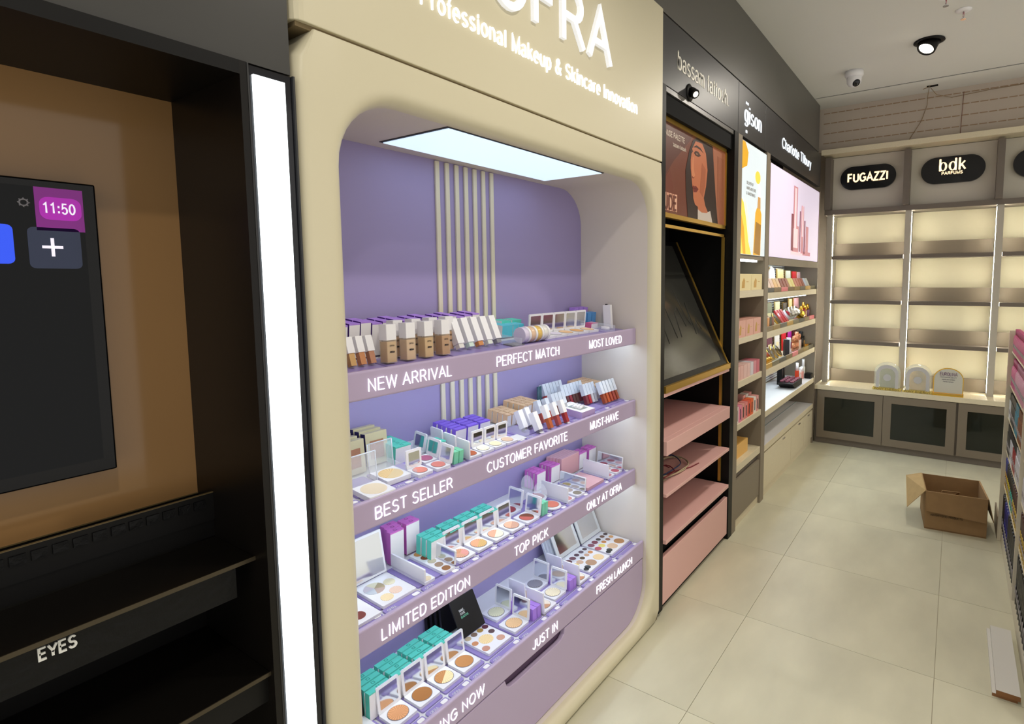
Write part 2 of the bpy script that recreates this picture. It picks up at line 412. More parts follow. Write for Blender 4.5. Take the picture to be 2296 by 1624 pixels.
# loose cable and socket hole on the bulkhead
e = root('ceiling_cutout', 'small rectangular hole with loose wires in the ceiling strip', 'cutout', (5.32, .228, 2.999))
MB().box(5.295, .19, 2.997, 5.335, .265, 2.9995).build('opening', m_blackmat, e)
MB().tube([(5.30, .24, 2.998), (5.29, .26, 2.985), (5.28, .29, 2.975)], .0025).build('wire', mat('cable_tan', '#8d7658', .7), e)
tag(MB().tube([(5.33, .25, 2.99), (5.40, .26, 2.95), (5.474, .265, 2.9), (5.475, .30, 2.78), (5.475, .37, 2.66), (5.475, .39, 2.622)], .0022).build('hanging_cable', MATS['cable_tan']), 'thin beige cable drooping down the bulkhead from the ceiling hole', 'cable')
tag(MB().tube([(5.33, .24, 2.99), (5.40, .2, 2.95), (5.475, .1, 2.93), (5.475, -.15, 2.945), (5.475, -.5, 2.95), (5.475, -.9, 2.955)], .0022).build('wall_cable', MATS['cable_tan']), 'thin beige cable running along the top of the bulkhead', 'cable')
tag(MB().tube([(5.475, .02, 2.96), (5.475, .03, 2.63)], .002).build('vertical_wire', mat('cable_rust', '#8a6152', .7)), 'straight vertical reddish wire on the bulkhead above the shelving', 'cable')
# ------------------------------------------------------------------ the cream display bay with lilac shelves
X0, X1, YF, YB = .598, 2.146, 1.03, 1.392          # outer sides, front plane, back panel
IX0, IX1, IZ0, IZ1 = .694, 2.083, .055, 1.88        # lining
bay = root('cosmetics_display_bay', 'tall cream display bay with rounded opening, lilac back and lettered mauve shelves', 'display unit', ((X0+X1)/2, 1.2, 0))
def rr(x0, z0, x1, z1, r, n=9): return rrect(x0, z0, x1, z1, r, n)
fr = .034
inner = rr(IX0, IZ0, IX1, IZ1, .15)
rings = []
ZT = 1.976
path0 = rr(IX0-fr, IZ0-fr*.7, IX1+fr, IZ1+fr, .15+fr)
def outer(p):
    cx = min(max(p[0], IX0+.15), IX1-.15); cz = min(max(p[1], IZ0+.15), IZ1-.15)
    dx, dz = p[0]-cx, p[1]-cz
    ox0, ox1, oz0, oz1 = X0+.022, X1-.003, .012, ZT-.003
    t = 1e9
    if dx > 1e-6: t = min(t, (ox1-cx)/dx)
    if dx < -1e-6: t = min(t, (ox0-cx)/dx)
    if dz > 1e-6: t = min(t, (oz1-cz)/dz)
    if dz < -1e-6: t = min(t, (oz0-cz)/dz)
    return (cx+dx*t, cz+dz*t)
out = [outer(p) for p in path0]
def side(p, k):      # rounded outer edge
    x, z = p
    ang = k*PI/8
    sx = x-(.022*math.sin(ang) if x < X0+.03 else 0)+(.003*math.sin(ang) if x > X1-.01 else 0)
    return (sx, YF+.022*(1-math.cos(ang)), z+(.003*math.sin(ang) if z > ZT-.01 else 0)-(.006*math.sin(ang) if z < .02 else 0))
rings.append([(side(p, 4)[0], 1.46, side(p, 4)[2]) for p in out])
for k in (4, 3, 2, 1): rings.append([side(p, k) for p in out])
rings.append([(p[0], YF, p[1]) for p in out])
rings.append([(p[0], YF, p[1]) for p in path0])
for k in range(1, 7):
    a = k*PI/12; f_ = 1-math.sin(a); dy = fr*(1-math.cos(a))
    q = rr(IX0-fr*f_, IZ0-fr*.7*f_, IX1+fr*f_, IZ1+fr*f_, .15+fr*f_)
    rings.append([(p[0], YF+dy, p[1]) for p in q])
f = MB(); f.quadring(rings, True, 0, True)
fo = f.build('frame', m_beige, bay)
f = MB(); f.quadring([[(p[0], YF+fr, p[1]) for p in inner], [(p[0], YB, p[1]) for p in inner]], True, 0, True)
lin_o = f.build('lining', m_inner, bay)
for o in (fo, lin_o):
    md = o.modifiers.new('es', 'EDGE_SPLIT'); md.split_angle = .7
MB().prism(rr(IX0-.002, IZ0-.002, IX1+.002, IZ1+.002, .15), YB, YB+.012, 'y').build('back_panel', m_lilac, bay)
# header board above the seam, with raised lettering
hd = MB()
pr = [(X0, 1.46), (X0, YF+.022)]+[(X0+.022-.022*math.cos(k*PI/8), YF+.022-.022*math.sin(k*PI/8)) for k in range(1, 5)]+[(X1, YF), (X1, 1.46)]
hd.prism(pr, ZT+.005, 2.583, 'z', smooth=False)
hb = hd.build('header_board', m_beige, bay, bev=.002)
MB().box(X0+.01, YF+.01, ZT-.004, X1-.006, 1.44, ZT+.006).build('seam', mat('seam_brown', '#7a6a4d', .8), bay)
m_acr = mat('frosted_letter', '#eceef4', .25, emit=.42)
q = wall_text(MB(), 'OFRA', 1.115, 1.722, 2.226, .158, YF, .135, .012)
q.build('brand_lettering', m_acr, bay)
word_parts('slogan_lettering', 'Professional Makeup & Skincare Innovation', .895, 1.925, 2.118, .043, YF, .092, .004, m_led, bay)
# seven cream battens down the back
for k in range(7):
    x = 1.256+k*.0418
    MB().box(x-.0085, YB-.008, 1.0, x+.0085, YB, IZ1-.003).build('batten', m_cream, bay, bev=.002)
# light panel in the ceiling of the bay
lp = MB().box(1.012, 1.072, IZ1-.004, 1.738, 1.328, IZ1-.0005).build('light_panel', m_panel, bay)
MB().box(1.004, 1.066, IZ1-.002, 1.746, 1.334, IZ1-.0002).build('light_frame', m_dark, bay)
# shelves
SHELF = {1: (1.283, .1), 2: (.982, .1), 3: (.677, .055), 4: (.36, 0.0)}
def SM(k, x, y, rz=0, dz=0):
    zf, t = SHELF[k]
    return T((x, y, zf+(y-1.125)*t)) @ RX(math.atan(t)) @ RZ(rz) @ T((0, 0, dz))
def sz(k, y): return SHELF[k][0]+(y-1.125)*SHELF[k][1]
LIP = {1: (1.115, 1.2275, 1.2955), 2: (1.115, .9205, .990), 3: (1.115, .6195, .6885), 4: (1.075, .301, .377)}
TXT = {1: [('NEW ARRIVAL', .783, 1.041), ('PERFECT MATCH', 1.217, 1.531), ('MOST LOVED', 1.717, 1.957)],
       2: [('BEST SELLER', .788, 1.034), ('CUSTOMER FAVORITE', 1.168, 1.575), ('MUST-HAVE', 1.721, 1.933)],
       3: [('LIMITED EDITION', .793, 1.090), ('TOP PICK', 1.283, 1.457), ('ONLY AT OFRA', 1.697, 1.958)],
       4: [('TRENDING NOW', .80, 1.097), ('JUST IN', 1.317, 1.452), ('FRESH LAUNCH', 1.699, 1.976)]}
TB = {1: 1.246, 2: .9395, 3: .636, 4: .321}
for k in (1, 2, 3, 4):
    y0, z0, z1 = LIP[k]
    s = MB()
    zb = sz(k, YB)-.005
    b_ = sz(k, y0+.014)-.005
    prof = [(y0+.014, z0+.004), (y0+.014, b_), (YB-.0005, zb), (YB-.0005, zb-.02), (y0+.05, z0+.022), (y0+.03, z0+.004)]
    s.prism(prof, IX0+.0005, IX1-.0005, 'x')
    so = s.build('shelf', m_shelfwhite, bay)
    lpm = MB().box(IX0+.001, y0, z0, IX1-.001, y0+.014, z1)
    lo = lpm.build('front_lip', m_mauve, so, bev=.005, seg=3)
    for tx, a, b in TXT[k]:
        word_parts('lettering', tx, a, b, TB[k], .0285, y0, .072, .0025, m_led, so)
    if k < 4:
        MB().box(IX0+.03, y0+.034, z0+.006, IX1-.03, y0+.046, z0+.0145).build('led_strip', m_ledcool, so)
    # printed lilac panels let into the white tray, each with a front label plate
    zf, t = SHELF[k]
    cuts = {1: [.70, .88, 1.10, 1.36, 1.55, 1.93, 2.08], 2: [.70, .775, .865, .935, 1.065, 1.12, 1.175, 1.385, 1.49, 1.645, 1.80, 1.92, 2.08],
            3: [.70, .825, .945, 1.085, 1.165, 1.245, 1.325, 1.40, 1.53, 1.615, 1.76, 1.915, 2.08], 4: [.70, .835, .915, .995, 1.075, 1.16, 1.295, 1.44, 1.515, 1.655, 1.735, 1.91, 2.08]}[k]
    for a, b in zip(cuts, cuts[1:]):
        yb = {1: 1.26, 2: 1.26, 3: 1.30, 4: 1.30}[k]
        fy = y0+.021
        for (p, q_, nm) in ((fy+.03, yb, 'printed_panel'), (fy, fy+.024, 'label_plate')):
            mb = MB().prism(rrect(a+.004, p, b-.004, q_, .006, 3), -.006, -.0004)
            mb.v = [(v[0], v[1], zf+(v[1]-1.125)*t+v[2]) for v in mb.v]
            po = mb.build(nm, m_traylilac, so)
            if nm == 'label_plate' and b-a > .06 and k > 1:
                tm = lettering(MB(), 'OFRA', .008, .026, lambda u, v, d: (a+.012+u, fy+.006+v, zf+(fy+.006+v-1.125)*t+d), .14, depth=.0003)
                tm.build('print', m_shelfwhite, po)
                cx = b-.018
                MB().prism([(px, py) for px, py in rrect(cx-.010, fy+.006, cx+.010, fy+.019, .004, 3)], zf+(fy-1.125)*t-.001, zf+(fy+.012-1.125)*t+.0006).build('swatch', m_whitec, po)
# drawer under the bottom shelf: rounded lower corners, scooped finger pull
dy = 1.078
prof = []
for p in rr(IX0+.004, IZ0+.003, IX1-.004, .2965+.15, .146, 9):
    if p[1] < .29: prof.append(p)
# keep order: left side down, bottom, right side up, then the top edge with the scoop
lo_ = sorted([p for p in prof if p[0] < 1.4], key=lambda p: -p[1]); hi_ = sorted([p for p in prof if p[0] >= 1.4], key=lambda p: p[1])
top = [(IX1-.004, .2965), (1.50, .2965)]
sc = [(1.50-.0, .2965), (1.494, .276), (1.478, .265), (1.455, .262), (1.235, .262), (1.212, .265), (1.196, .276), (1.19, .2965)]
poly = [(IX0+.004, .2965)]+lo_+hi_+[(IX1-.004, .2965)]+sc
dr = MB().prism(poly, dy, dy+.018, 'y').build('drawer_front', m_mauve, bay)
bevel(dr, .003, 2)
MB().box(1.14, dy+.02, .24, 1.55, dy+.05, .31).build('finger_recess', mat('recess_plum', '#5a4460', .7), bay)
MB().box(IX0+.02, dy+.03, IZ0+.16, IX1-.02, YB-.01, .29).build('drawer_body', m_inner, bay)
MB().box(X0+.02, YF+.035, 0, X1-.01, 1.44, .012).build('plinth', mat('plinth_bronze', '#6d614c', .5), bay)
MB().box(X0+.02, YF+.008, .0, X1-.004, YF+.02, .008).build('kick_strip', MATS['plinth_bronze'], bay)
# ------------------------------------------------------------------ the black bay on the left
lb = root('black_display_bay', 'glossy black display bay with bronze back panel, empty shelves and EYES lettering', 'display unit', (-.3, 1.2, 0))
LX, RXX = -1.1, .5
MB().box(LX, 1.302, 1.06, RXX, 1.32, 1.852).build('back_panel', mat('bronze_gloss', '#937048', .1), lb)
MB().box(LX, 1.302, 0, RXX, 1.32, 1.06).build('lower_back', m_black, lb)
MB().box(RXX, 1.03, 0, RXX+.012, 1.48, 1.875).build('side_panel', mat('black_brown', '#110e0c', .35, spec=.3), lb)
MB().box(LX, 1.03, 1.852, RXX, 1.48, 1.875).build('top_panel', m_black, lb)
# side pylon with the vertical light strip
MB().box(.512, 1.034, 0, .596, 1.4, 1.874).build('pylon', m_blackgloss, lb, bev=.003)
MB().box(.512, 1.029, .3, .5145, 1.036, 1.874).build('pylon_edge', m_fascia, lb)
MB().box(.5925, 1.029, .3, .596, 1.036, 1.874).build('pylon_edge', m_fascia, lb)
MB().box(.5215, 1.028, .35, .5765, 1.0345, 1.8575).build('strip_light', m_strip, lb)
# trough under the back panel
q = MB(); q.box(LX, 1.232, 1.02, RXX, 1.236, 1.076); q.box(LX, 1.236, 1.02, RXX, 1.302, 1.03)
q.build('trough', m_black, lb)
MB().box(LX, 1.231, 1.076, RXX, 1.237, 1.0772).build('trough_rim', mat('rim_bronze', '#5a4c30', .4), lb)
MB().box(LX, 1.3, 1.06, RXX, 1.303, 1.062).build('trough_rim', MATS['rim_bronze'], lb)
m_trayb = mat('black_tray', '#0f0d0b', .3, spec=.22)
m_reliefs = mat('black_relief', '#08080a', .4, bump=.9, nscale=60, spec=.25)
for (yf, yb, zt, zb, d) in ((1.075, 1.232, .985, .915, .0), (1.042, 1.302, .768, .705, .0)):
    so = MB().box(LX, yf, zt-.008, RXX, yb, zt).build('shelf', m_trayb, lb, bev=.002)
    MB().box(LX, yf+.012, zb, RXX-.03 if zt > .9 else RXX, yf+.03, zt-.008).build('shelf_face', m_reliefs if zt > .9 else m_black, so)
    MB().box(LX, yf-.001, zt-.007, RXX, yf+.001, zt+.0005).build('shelf_edge', mat('edge_bronze', '#4a4234', .3, metal=.5), so)
wall_text(MB(), 'EYES', .2, .243, .952, .0175, 1.087, .17, .003).build('lettering', mat('letter_white', '#d8d8d4', .4), lb)
MB().box(LX, 1.236, .985, RXX, 1.3, 1.02).build('riser', m_black, lb)
q = MB()      # fluted relief strip under the trough
for k in range(40):
    x = -.55+k*.026; q.box(x, 1.2285, 1.05, x+.02, 1.232, 1.066)
q.build('relief_strip', m_reliefs, lb)
# wall monitor
mo = root('wall_monitor', 'black flat screen showing 11:50 on a magenta tile, mounted on bronze panel', 'screen', (.05, 1.25, 1.165))
MB().box(-.62, 1.25, 1.164, .356, 1.30, 1.668).build('casing', mat('screen_bezel', '#08080a', .15, spec=.3), mo, bev=.003)
sc_ = MB().box(-.60, 1.2485, 1.188, .337, 1.251, 1.655).build('display', mat('screen_black', '#06080c', .05, spec=.22), mo)
def card(name, poly, m, y, par, th=.0006): return MB().prism(poly, y-th, y, 'y').build(name, m, par)
card('wallpaper', [(.276, 1.585), (.337, 1.585), (.337, 1.655), (.276, 1.655)], mat('screen_magenta', '#7c1183', .2, emit=.14), 1.2484, sc_)
card('clock_tile', rrect(.281, 1.603, .334, 1.640, .012, 5), mat('screen_purple', '#a114a8', .2, emit=.35), 1.2478, sc_)
m_ui = mat('screen_white', '#d6d2e2', .4, emit=.7)
wall_text(MB(), '11:50', .285, .326, 1.614, .016, 1.2470, .14, .0004).build('clock', m_ui, sc_)
card('app_tile', rrect(.14, 1.530, .2475, 1.592, .008, 4), mat('screen_blue', '#1f45d6', .2, emit=.7), 1.2484, sc_)
card('add_tile', rrect(.264, 1.523, .330, 1.590, .008, 4), mat('screen_slate', '#1d2640', .2, emit=.25), 1.2484, sc_)
q = MB(); q.box(.2805, 1.2470, 1.556, .3065, 1.2478, 1.5605); q.box(.2914, 1.2470, 1.543, .2957, 1.2478, 1.573); q.build('plus_icon', m_ui, sc_)
q = MB(); n = 16
for k in range(8):
    a = k*PI/4; q.tube([(.263+.0045*math.cos(a), 1.2475, 1.628+.0045*math.sin(a)), (.263+.0075*math.cos(a), 1.2475, 1.628+.0075*math.sin(a))], .0012, 4)
q.tube([(.263+.005*math.cos(k*PI/8), 1.2475, 1.628+.005*math.sin(k*PI/8)) for k in range(17)], .0014, 4)
q.build('gear_icon', m_grey, sc_)
# ------------------------------------------------------------------ small cosmetics: shared meshes
m_case = mat('compact_white', '#e6e6ec', .3)
m_teal = mat('teal_card', '#5fd3bf', .5)
m_mint = mat('mint_card', '#7fd3ae', .5)
m_tealink = mat('teal_ink', '#1f7468', .6)
m_purplec = mat('purple_card', '#8666e2', .5)
m_violet = mat('violet_card', '#b088e4', .5)
m_magenta = mat('magenta_card', '#d274c6', .5)
m_magink = mat('magenta_ink', '#7d2a70', .6)
m_cyan = mat('cyan_card', '#5ccbe2', .5)
m_sky = mat('sky_card', '#5a9ad8', .5)
m_rose = mat('rose_card', '#d4679a', .5)
m_blush = mat('blush_card', '#d5aab2', .5)
m_tan = mat('tan_card', '#e8c49c', .55)
m_bgloss = mat('gloss_cap', '#d5dbe6', .3)
def pmat(c, c2=None):
    if c2 == 'sun':
        l = lin(c); d = tuple(min(1, x*1.28+.03) for x in l)
        return sunburst('powder_sun_'+c.strip('#'), c, d)
    return mat('powder_'+c.strip('#'), c, .75)
def plate(sx, sy, h, r=.004):
    return MB().prism(rrect(-sx/2, -sy/2, sx/2, sy/2, r, 4), 0, h)
def disc_mesh(r, cols, seg=28):
    """pan: flat disc at z 0..; several colours become pie slices"""
    mb = MB(); n = len(cols)
    for k in range(n):
        st = [(0, 0)] if n > 1 else []
        st += [(r*math.cos(2*PI*(k+j/(seg//n))/n+.6), r*math.sin(2*PI*(k+j/(seg//n))/n+.6)) for j in range(seg//n+(1 if n > 1 else 0))]
        mb.prism(st, 0, .0012, 'z', mi=k)
    return mb.mesh('powder_pan', [pmat(*(c if isinstance(c, tuple) else (c,))) for c in cols])
m_well = mat('pan_well', '#8f8a92', .5)
def compact(k, x, y, s, cols, rz=0, label='', lid=97, group=None, backing=None, roundc=False):
    """open square compact; lid hinged at the local +y edge"""
    if not roundc:
        case = cached(('case', s), lambda: plate(s, s, .008).mesh('case', m_case))
        lidm = cached(('lid', s), lambda: MB().prism(rrect(-s/2, 0, s/2, s, .004, 4), -.0025, .0025).mesh('lid', m_case))
        mir = cached(('mir', s), lambda: MB().prism(rrect(-s/2+.007, .009, s/2-.007, s-.007, .002, 3), .0025, .0032).mesh('mirror', m_mirror))
        well = cached(('well', s), lambda: MB().lathe([(s*.40, .008), (s*.40, .0086), (s*.375, .0086), (s*.375, .008)], seg=30).mesh('pan_ring', m_well))
    else:
        case = cached(('rcase', s), lambda: MB().lathe([(s*.5, 0), (s*.52, .004), (s*.5, .008), (0, .008)], seg=30).mesh('case', m_case))
        lidm = cached(('rlid', s), lambda: MB().lathe([(0, -.007), (s*.3, -.006), (s*.46, -.003), (s*.5, .001), (s*.47, .001), (0, .0)], (0, s*.5, 0), seg=30).mesh('lid', m_clear))
        mir = None
        well = cached(('well', s), lambda: MB().lathe([(s*.42, .008), (s*.42, .0086), (s*.39, .0086), (s*.39, .008)], seg=30).mesh('pan_ring', m_well))
    pan = cached(('pan', s, str(cols)), lambda: disc_mesh(s*.375, cols))
    ML = T((0, s/2, .0085)) @ RX(math.radians(180-lid))
    parts = [('case', case, [('pan_ring', well)]), ('powder_pan', pan, None, T((0, 0, .0082))), ('lid', lidm, [('mirror', mir)] if mir else None, ML)]
    return item('compact', label, 'makeup compact', SM(k, x, y, rz), parts, group)
def carton_mesh(sx, sy, sz_, mtop, mx, my, logo=None, key=None):
    """cuboid carton: top, side (x) and front (y) card colours, small square print on the lid flap"""
    def mk():
        mb = MB().box(-sx/2, -sy/2, 0, sx/2, sy/2, sz_, 0, mx=1, my=2)
        mb.box(-sx/2-.0002, -sy/2-.0002, sz_-.004, sx/2+.0002, -sy/2+.0002, sz_, 0)
        if logo:
            a = min(sx, sy)*.26
            for p in ((-a, -a, a, -a*.7), (-a, a*.7, a, a), (-a, -a, -a*.7, a), (a*.7, -a, a, a)):
                mb.face([(p[0], p[1], sz_+.0003), (p[2], p[1], sz_+.0003), (p[2], p[3], sz_+.0003), (p[0], p[3], sz_+.0003)], 3)
        return mb.mesh('carton', [mtop, mx, my, logo or m_grey])
    return cached(key or ('carton', sx, sy, sz_, mtop.name, mx.name, my.name, bool(logo)), mk)
def carton(k, x, y, dims, mt, mx, my, label, group, logo=None, rz=0, lean=0, name='carton'):
    me = carton_mesh(*dims, mt, mx, my, logo)
    jx, jr = random.uniform(-.0012, .0012), random.uniform(-.025, .025)
    return tag(link(name, me, None, SM(k, x+jx, y, rz+jr) @ RX(lean)), label, 'carton', group)
TEALC = (m_teal, m_teal, m_whitec)
# ---- bottom shelf --------------------------------------------------------------
bron = [(['#c98d5f', ], 'sun', 'ridged peach bronzer'), (['#a8703c'], '', 'plain caramel bronzer'), (None, '', 'two-tone gold and bronze'), (['#bd8450'], '', 'plain toffee bronzer')]
for i, (c_, sfx, nm) in enumerate(bron):
    cols = [('#b47c47', 'sun'), ('#e6cfa0', 'sun')] if c_ is None else [(c_[0], 'sun') if sfx else c_[0]]
    compact(4, .876+.0795*i, 1.172, .07, cols, 0, 'open white compact of %s, before a teal carton block, lowest shelf' % nm)
    for j in range(4):
        carton(4, .856+.0765*i, 1.292-.0228*j, (.066, .0178, .074), *TEALC, 'teal carton with square emblem, %s block from the left on the lowest shelf' % ('first', 'second', 'third', 'fourth')[i], 'teal cartons, %s block, lowest shelf' % ('first', 'second', 'third', 'fourth')[i], m_tealink)
def palette(k, x, y, sx, sy, pans, label, lid=100, rz=0, case=None, lidm=None, mir=None, name='makeup_palette', h=.008, group=None, lidh=None, print_=None):
    case = case or m_case; lidm = lidm or case
    lh = lidh or sy
    body = plate(sx, sy, h, .003).mesh('tray', case)
    L_ = MB().prism(rrect(-sx/2, 0, sx/2, lh, .003, 3), -.0025, .0025).mesh('lid', lidm)
    subs = []
    if mir: subs.append(('mirror', MB().prism(rrect(-sx/2+mir, mir, sx/2-mir, lh-mir, .002, 3), .0025, .0031).mesh('mirror', m_mirror)))
    if print_: subs.append(('print', print_))
    ps = []
    for (px, py, r, cl) in pans:
        cols = cl if isinstance(cl, list) else [cl]
        ps.append(('powder_pan', cached(('pan', r, str(cols)), lambda: disc_mesh(r, cols, 20)), None, T((px, py, h-.0004))))
    return item(name, label, 'makeup palette', SM(k, x, y, rz), [('tray', body)]+ps+[('lid', L_, subs, T((0, sy/2, h+.0028)) @ RX(math.radians(180-lid)))], group)
m_blackcard = mat('black_card', '#0f0f11', .35)
pr = lettering(MB(), 'SMILE,', .0065, .021, lambda u, v, d: (-.028+u, .074+v, -.0026+.0051+d), .14, depth=.0004)
pr = lettering(pr, "YOU'RE", .0065, .021, lambda u, v, d: (-.028+u, .064+v, -.0026+.0051+d), .09, depth=.0004)
pr = lettering(pr, 'BEAUTIFUL', .0065, .032, lambda u, v, d: (-.028+u, .054+v, -.0026+.0051+d), .09, depth=.0004, mi=1).mesh('print', [m_white, m_mint])
X, Y = 1.231, 1.19
sp = [(1.227, 1.190, .0235, ('#d9c090', 'sun')), (1.195, 1.237, .0105, '#c2ac8f'), (1.221, 1.236, .0105, '#7d6457'), (1.248, 1.236, .0105, '#a5813f'), (1.271, 1.236, .0105, '#5a2a3a'), (1.266, 1.203, .0105, '#5a4448'), (1.191, 1.202, .0105, '#c0845f'), (1.193, 1.158, .0125, '#c08d7c'), (1.259, 1.157, .0135, '#c89a86')]
palette(4, X, Y, .104, .116, [(a-X, b-Y, r, c_) for a, b, r, c_ in sp], 'open palette with tall black lid lettered in white and mint on the lowest shelf', 119, lidm=m_blackcard, print_=pr)
for j in range(4):
    tag(link('black_box', carton_mesh(.10, .0135, .112, m_blackcard, m_blackcard, m_blackcard), None, SM(4, 1.215-.006*j, 1.325+.016*j, 0) @ RX(-.1)), 'slim black palette box standing behind the black SMILE lid', 'box', 'black boxes behind the smile palette')
palette(4, .770, 1.18, .10, .116, [(.032, .012, .0105, '#5a2a3a'), (.036, -.018, .012, '#4a3a44'), (.0, .02, .011, '#b48a6a'), (.0, -.02, .02, '#cdb089')], 'palette with purple pans half hidden behind the cream jamb, lowest shelf', 98, lidm=m_blackcard)
dd = [(1.339, 1.171, -PI/2, [('#d6b084', 'sun')], 'champagne ridged powder, front row under JUST IN'), (1.476, 1.157, PI/2, ['#c89a7c', '#e6ddd2'], 'split beige powder, lid turned away, front row near JUST IN'),
      (1.557, 1.173, -PI/2, [('#ddd3b8', 'sun')], 'ivory ridged powder, front row right of JUST IN'), (1.694, 1.158, PI/2, ['#c48c6c', '#ece6de'], 'split rust and white powder beside the big eyeshadow palette'),
      (1.353, 1.262, -PI/2, [('#cfcdae', 'sun')], 'pale green ridged powder, back row next to the SMILE palette'), (1.486, 1.247, PI/2, ['#d2b8a4'], 'lilac-backed lid in the back row above JUST IN'),
      (1.566, 1.262, -PI/2, [('#85828c', 'sun')], 'grey ridged powder in the back row, lowest shelf'), (1.706, 1.247, PI/2, ['#c9b0a0'], 'lilac-backed lid in the back row beside eyeshadow palettes')]
for x, y, rz, cols, nm in dd: compact(4, x, y, .072, cols, rz, 'open white compact of '+nm, 94)
for x, g in ((1.412, 'left'), (1.628, 'right')):
    for j in (0, 1):
        for r_ in (0, 1):
            carton(4, x-.012+.0215*j, 1.155+.06*r_, (.0195, .05, .04), m_violet, m_violet, m_violet, 'small violet carton between two compact lids, %s pair under the shelf lip' % g, 'violet cartons, %s pairs' % g)
p1 = [(1.890, 1.251, .010), (1.861, 1.250, .011), (1.829, 1.250, .011), (1.797, 1.248, .014), (1.765, 1.246, .015), (1.882, 1.217, .011), (1.853, 1.216, .011), (1.822, 1.217, .011), (1.789, 1.207, .015), (1.758, 1.206, .015), (1.866, 1.167, .023), (1.812, 1.168, .023), (1.774, 1.160, .013), (1.757, 1.155, .011)]
colA = ['#5b4850', '#6b5c68', '#5e4652', '#7d5560', '#6e4650', '#c98b58', '#c09a84', '#5c4a3c', '#c8a894', '#dcc06e', ('#d9be92', 'sun'), '#b08e74', '#45484c', '#3c3e42']
colB = ['#5a4a4c', '#7a5c50', '#55504f', '#8a4f5c', '#94606e', '#cf9c66', '#8f6a58', '#c08252', '#e0d27c', '#b25a66', '#b5875c', ('#c9ac90', 'sun'), '#4a4d4b', '#3b3f42']
for (X, cl, lab) in ((1.826, colA, 'open eyeshadow palette with grey framed mirror, left of two on the lowest shelf'), (1.994, colB, 'open eyeshadow palette with grey framed mirror, nearest the cream side wall')):
    palette(4, X, 1.212, .156, .150, [(a-1.824, b-1.208, r, c_) for (a, b, r), c_ in zip(p1, cl)], lab, 114, mir=.017, lidm=mat('lid_grey', '#cfd2d4', .35))
for j in range(3):
    tag(link('closed_palette', carton_mesh(.15, .0095, .14, m_teal, m_bgloss, m_bgloss), None, SM(4, 1.820-.006*j, 1.307+.0115*j) @ RX(-.40)), 'pale closed palette standing on edge behind the left eyeshadow mirror', 'makeup palette', 'closed palettes behind the left eyeshadow palette')
# ---- third shelf ---------------------------------------------------------------
palette(3, .886, 1.222, .104, .126, [(-.018, .020, .027, ['#d9d6c0', '#cbc4cf', '#c3cbd6', '#bfa9a0', '#b0a184']), (.026, .016, .0155, ('#cfc9ae', 'sun')), (.013, -.028, .0165, ('#d8bcaa', 'sun')), (-.021, -.037, .0165, ('#dcc79f', 'sun'))],
        'large open highlighter palette with grey mirror and a pie of five shades', 104, mir=.006, lidh=.118)
palette(3, .768, 1.20, .10, .11, [(.008, -.024, .0165, '#7d3f3a'), (.0, .015, .014, '#5d4238'), (-.03, -.02, .014, '#8a5a4c')], 'palette of dark brown pans half hidden behind the cream jamb, third shelf', 100)
def stick_palette(k, x, y, sx, sy, side, cols, label, mir=True, lid=92):
    """long palette laid along y with its lid hinged on the +x (side=1) or -x side"""
    n = len(cols); pans = []
    L_ = sy; 
    for i, c_ in enumerate(cols): pans.append((0, 0, 0, 0))
    r = min(sx*.36, sy/n*.42)
    ps = []
    for i, c_ in enumerate(cols):
        u = (i-(n-1)/2)*sy/n
        ps.append(((-u if side > 0 else u), 0, r, c_))
    return palette(k, x, y, sy, sx, ps, label, lid, -PI/2 if side > 0 else PI/2, mir=.003 if mir else None)
brow = ['#9a6a45', '#a08672', '#b9b39d', '#7d4326', '#c78c52']
stick_palette(3, 1.052, 1.229, .043, .148, 1, brow[::1], 'five-pan brown contour palette with clear mirror lid, third shelf')
stick_palette(3, .9835, 1.227, .036, .14, -1, [('#cdbda2', 'sun'), ('#d6b994', 'sun'), '#c79a80', '#b58a78', '#8a6a5c'], 'narrow palette with white lid standing towards the camera, third shelf')
MAGC = (m_magenta, m_magenta, m_whitec)
for j in range(3): carton(3, .998+.006*j, 1.322+.0215*j, (.046, .019, .094), *MAGC, 'magenta and white palette carton, leftmost trio on third shelf', 'magenta cartons, leftmost trio', m_magink, lean=-.03)
for j in range(2): carton(3, 1.064, 1.332+.0215*j, (.048, .019, .094), *MAGC, 'magenta and white palette carton, pair beside the leftmost trio', 'magenta cartons, pair beside the trio', m_magink, lean=-.03)
tc = [([('#c08a68', 'sun'), ('#c9957a', 'sun'), ('#d08e84', 'sun')], 'three-tone bronze and rose'), ([('#d99a74', 'sun'), ('#c9a266', 'sun')], 'peach and gold'), ([('#e0a083', 'sun'), ('#dedabf', 'sun')], 'peach and ivory'), ([('#dca68a', 'sun'), ('#c39680', 'sun')], 'soft apricot')]
for i, (cols, nm) in enumerate(tc):
    compact(3, 1.132+.0772*i, 1.196, .066, cols, 0, 'open white compact of %s powder in the third shelf row' % nm)
for i in range(4):
    for j in range(3): carton(3, 1.083+.0735*i, 1.288-.0232*j, (.062, .018, .066), *TEALC, 'teal carton with square emblem, %s block on the third shelf' % ('first', 'second', 'third', 'fourth')[i], 'teal cartons, %s block, third shelf' % ('first', 'second', 'third', 'fourth')[i], m_tealink)
compact(3, 1.446, 1.280, .066, ['#a34550'], -PI/2, 'open compact of crimson blush in the back row of third shelf', 96)
compact(3, 1.440, 1.194, .066, ['#7d4a35', '#c4655a'], -PI/2, 'open compact split brown and coral on the third shelf', 96)
for j in (0, 1): carton(3, 1.498+.017*j, 1.185, (.015, .04, .045), m_mint, m_mint, m_mint, 'small mint carton beside the brown and coral compact', 'mint cartons on the third shelf')
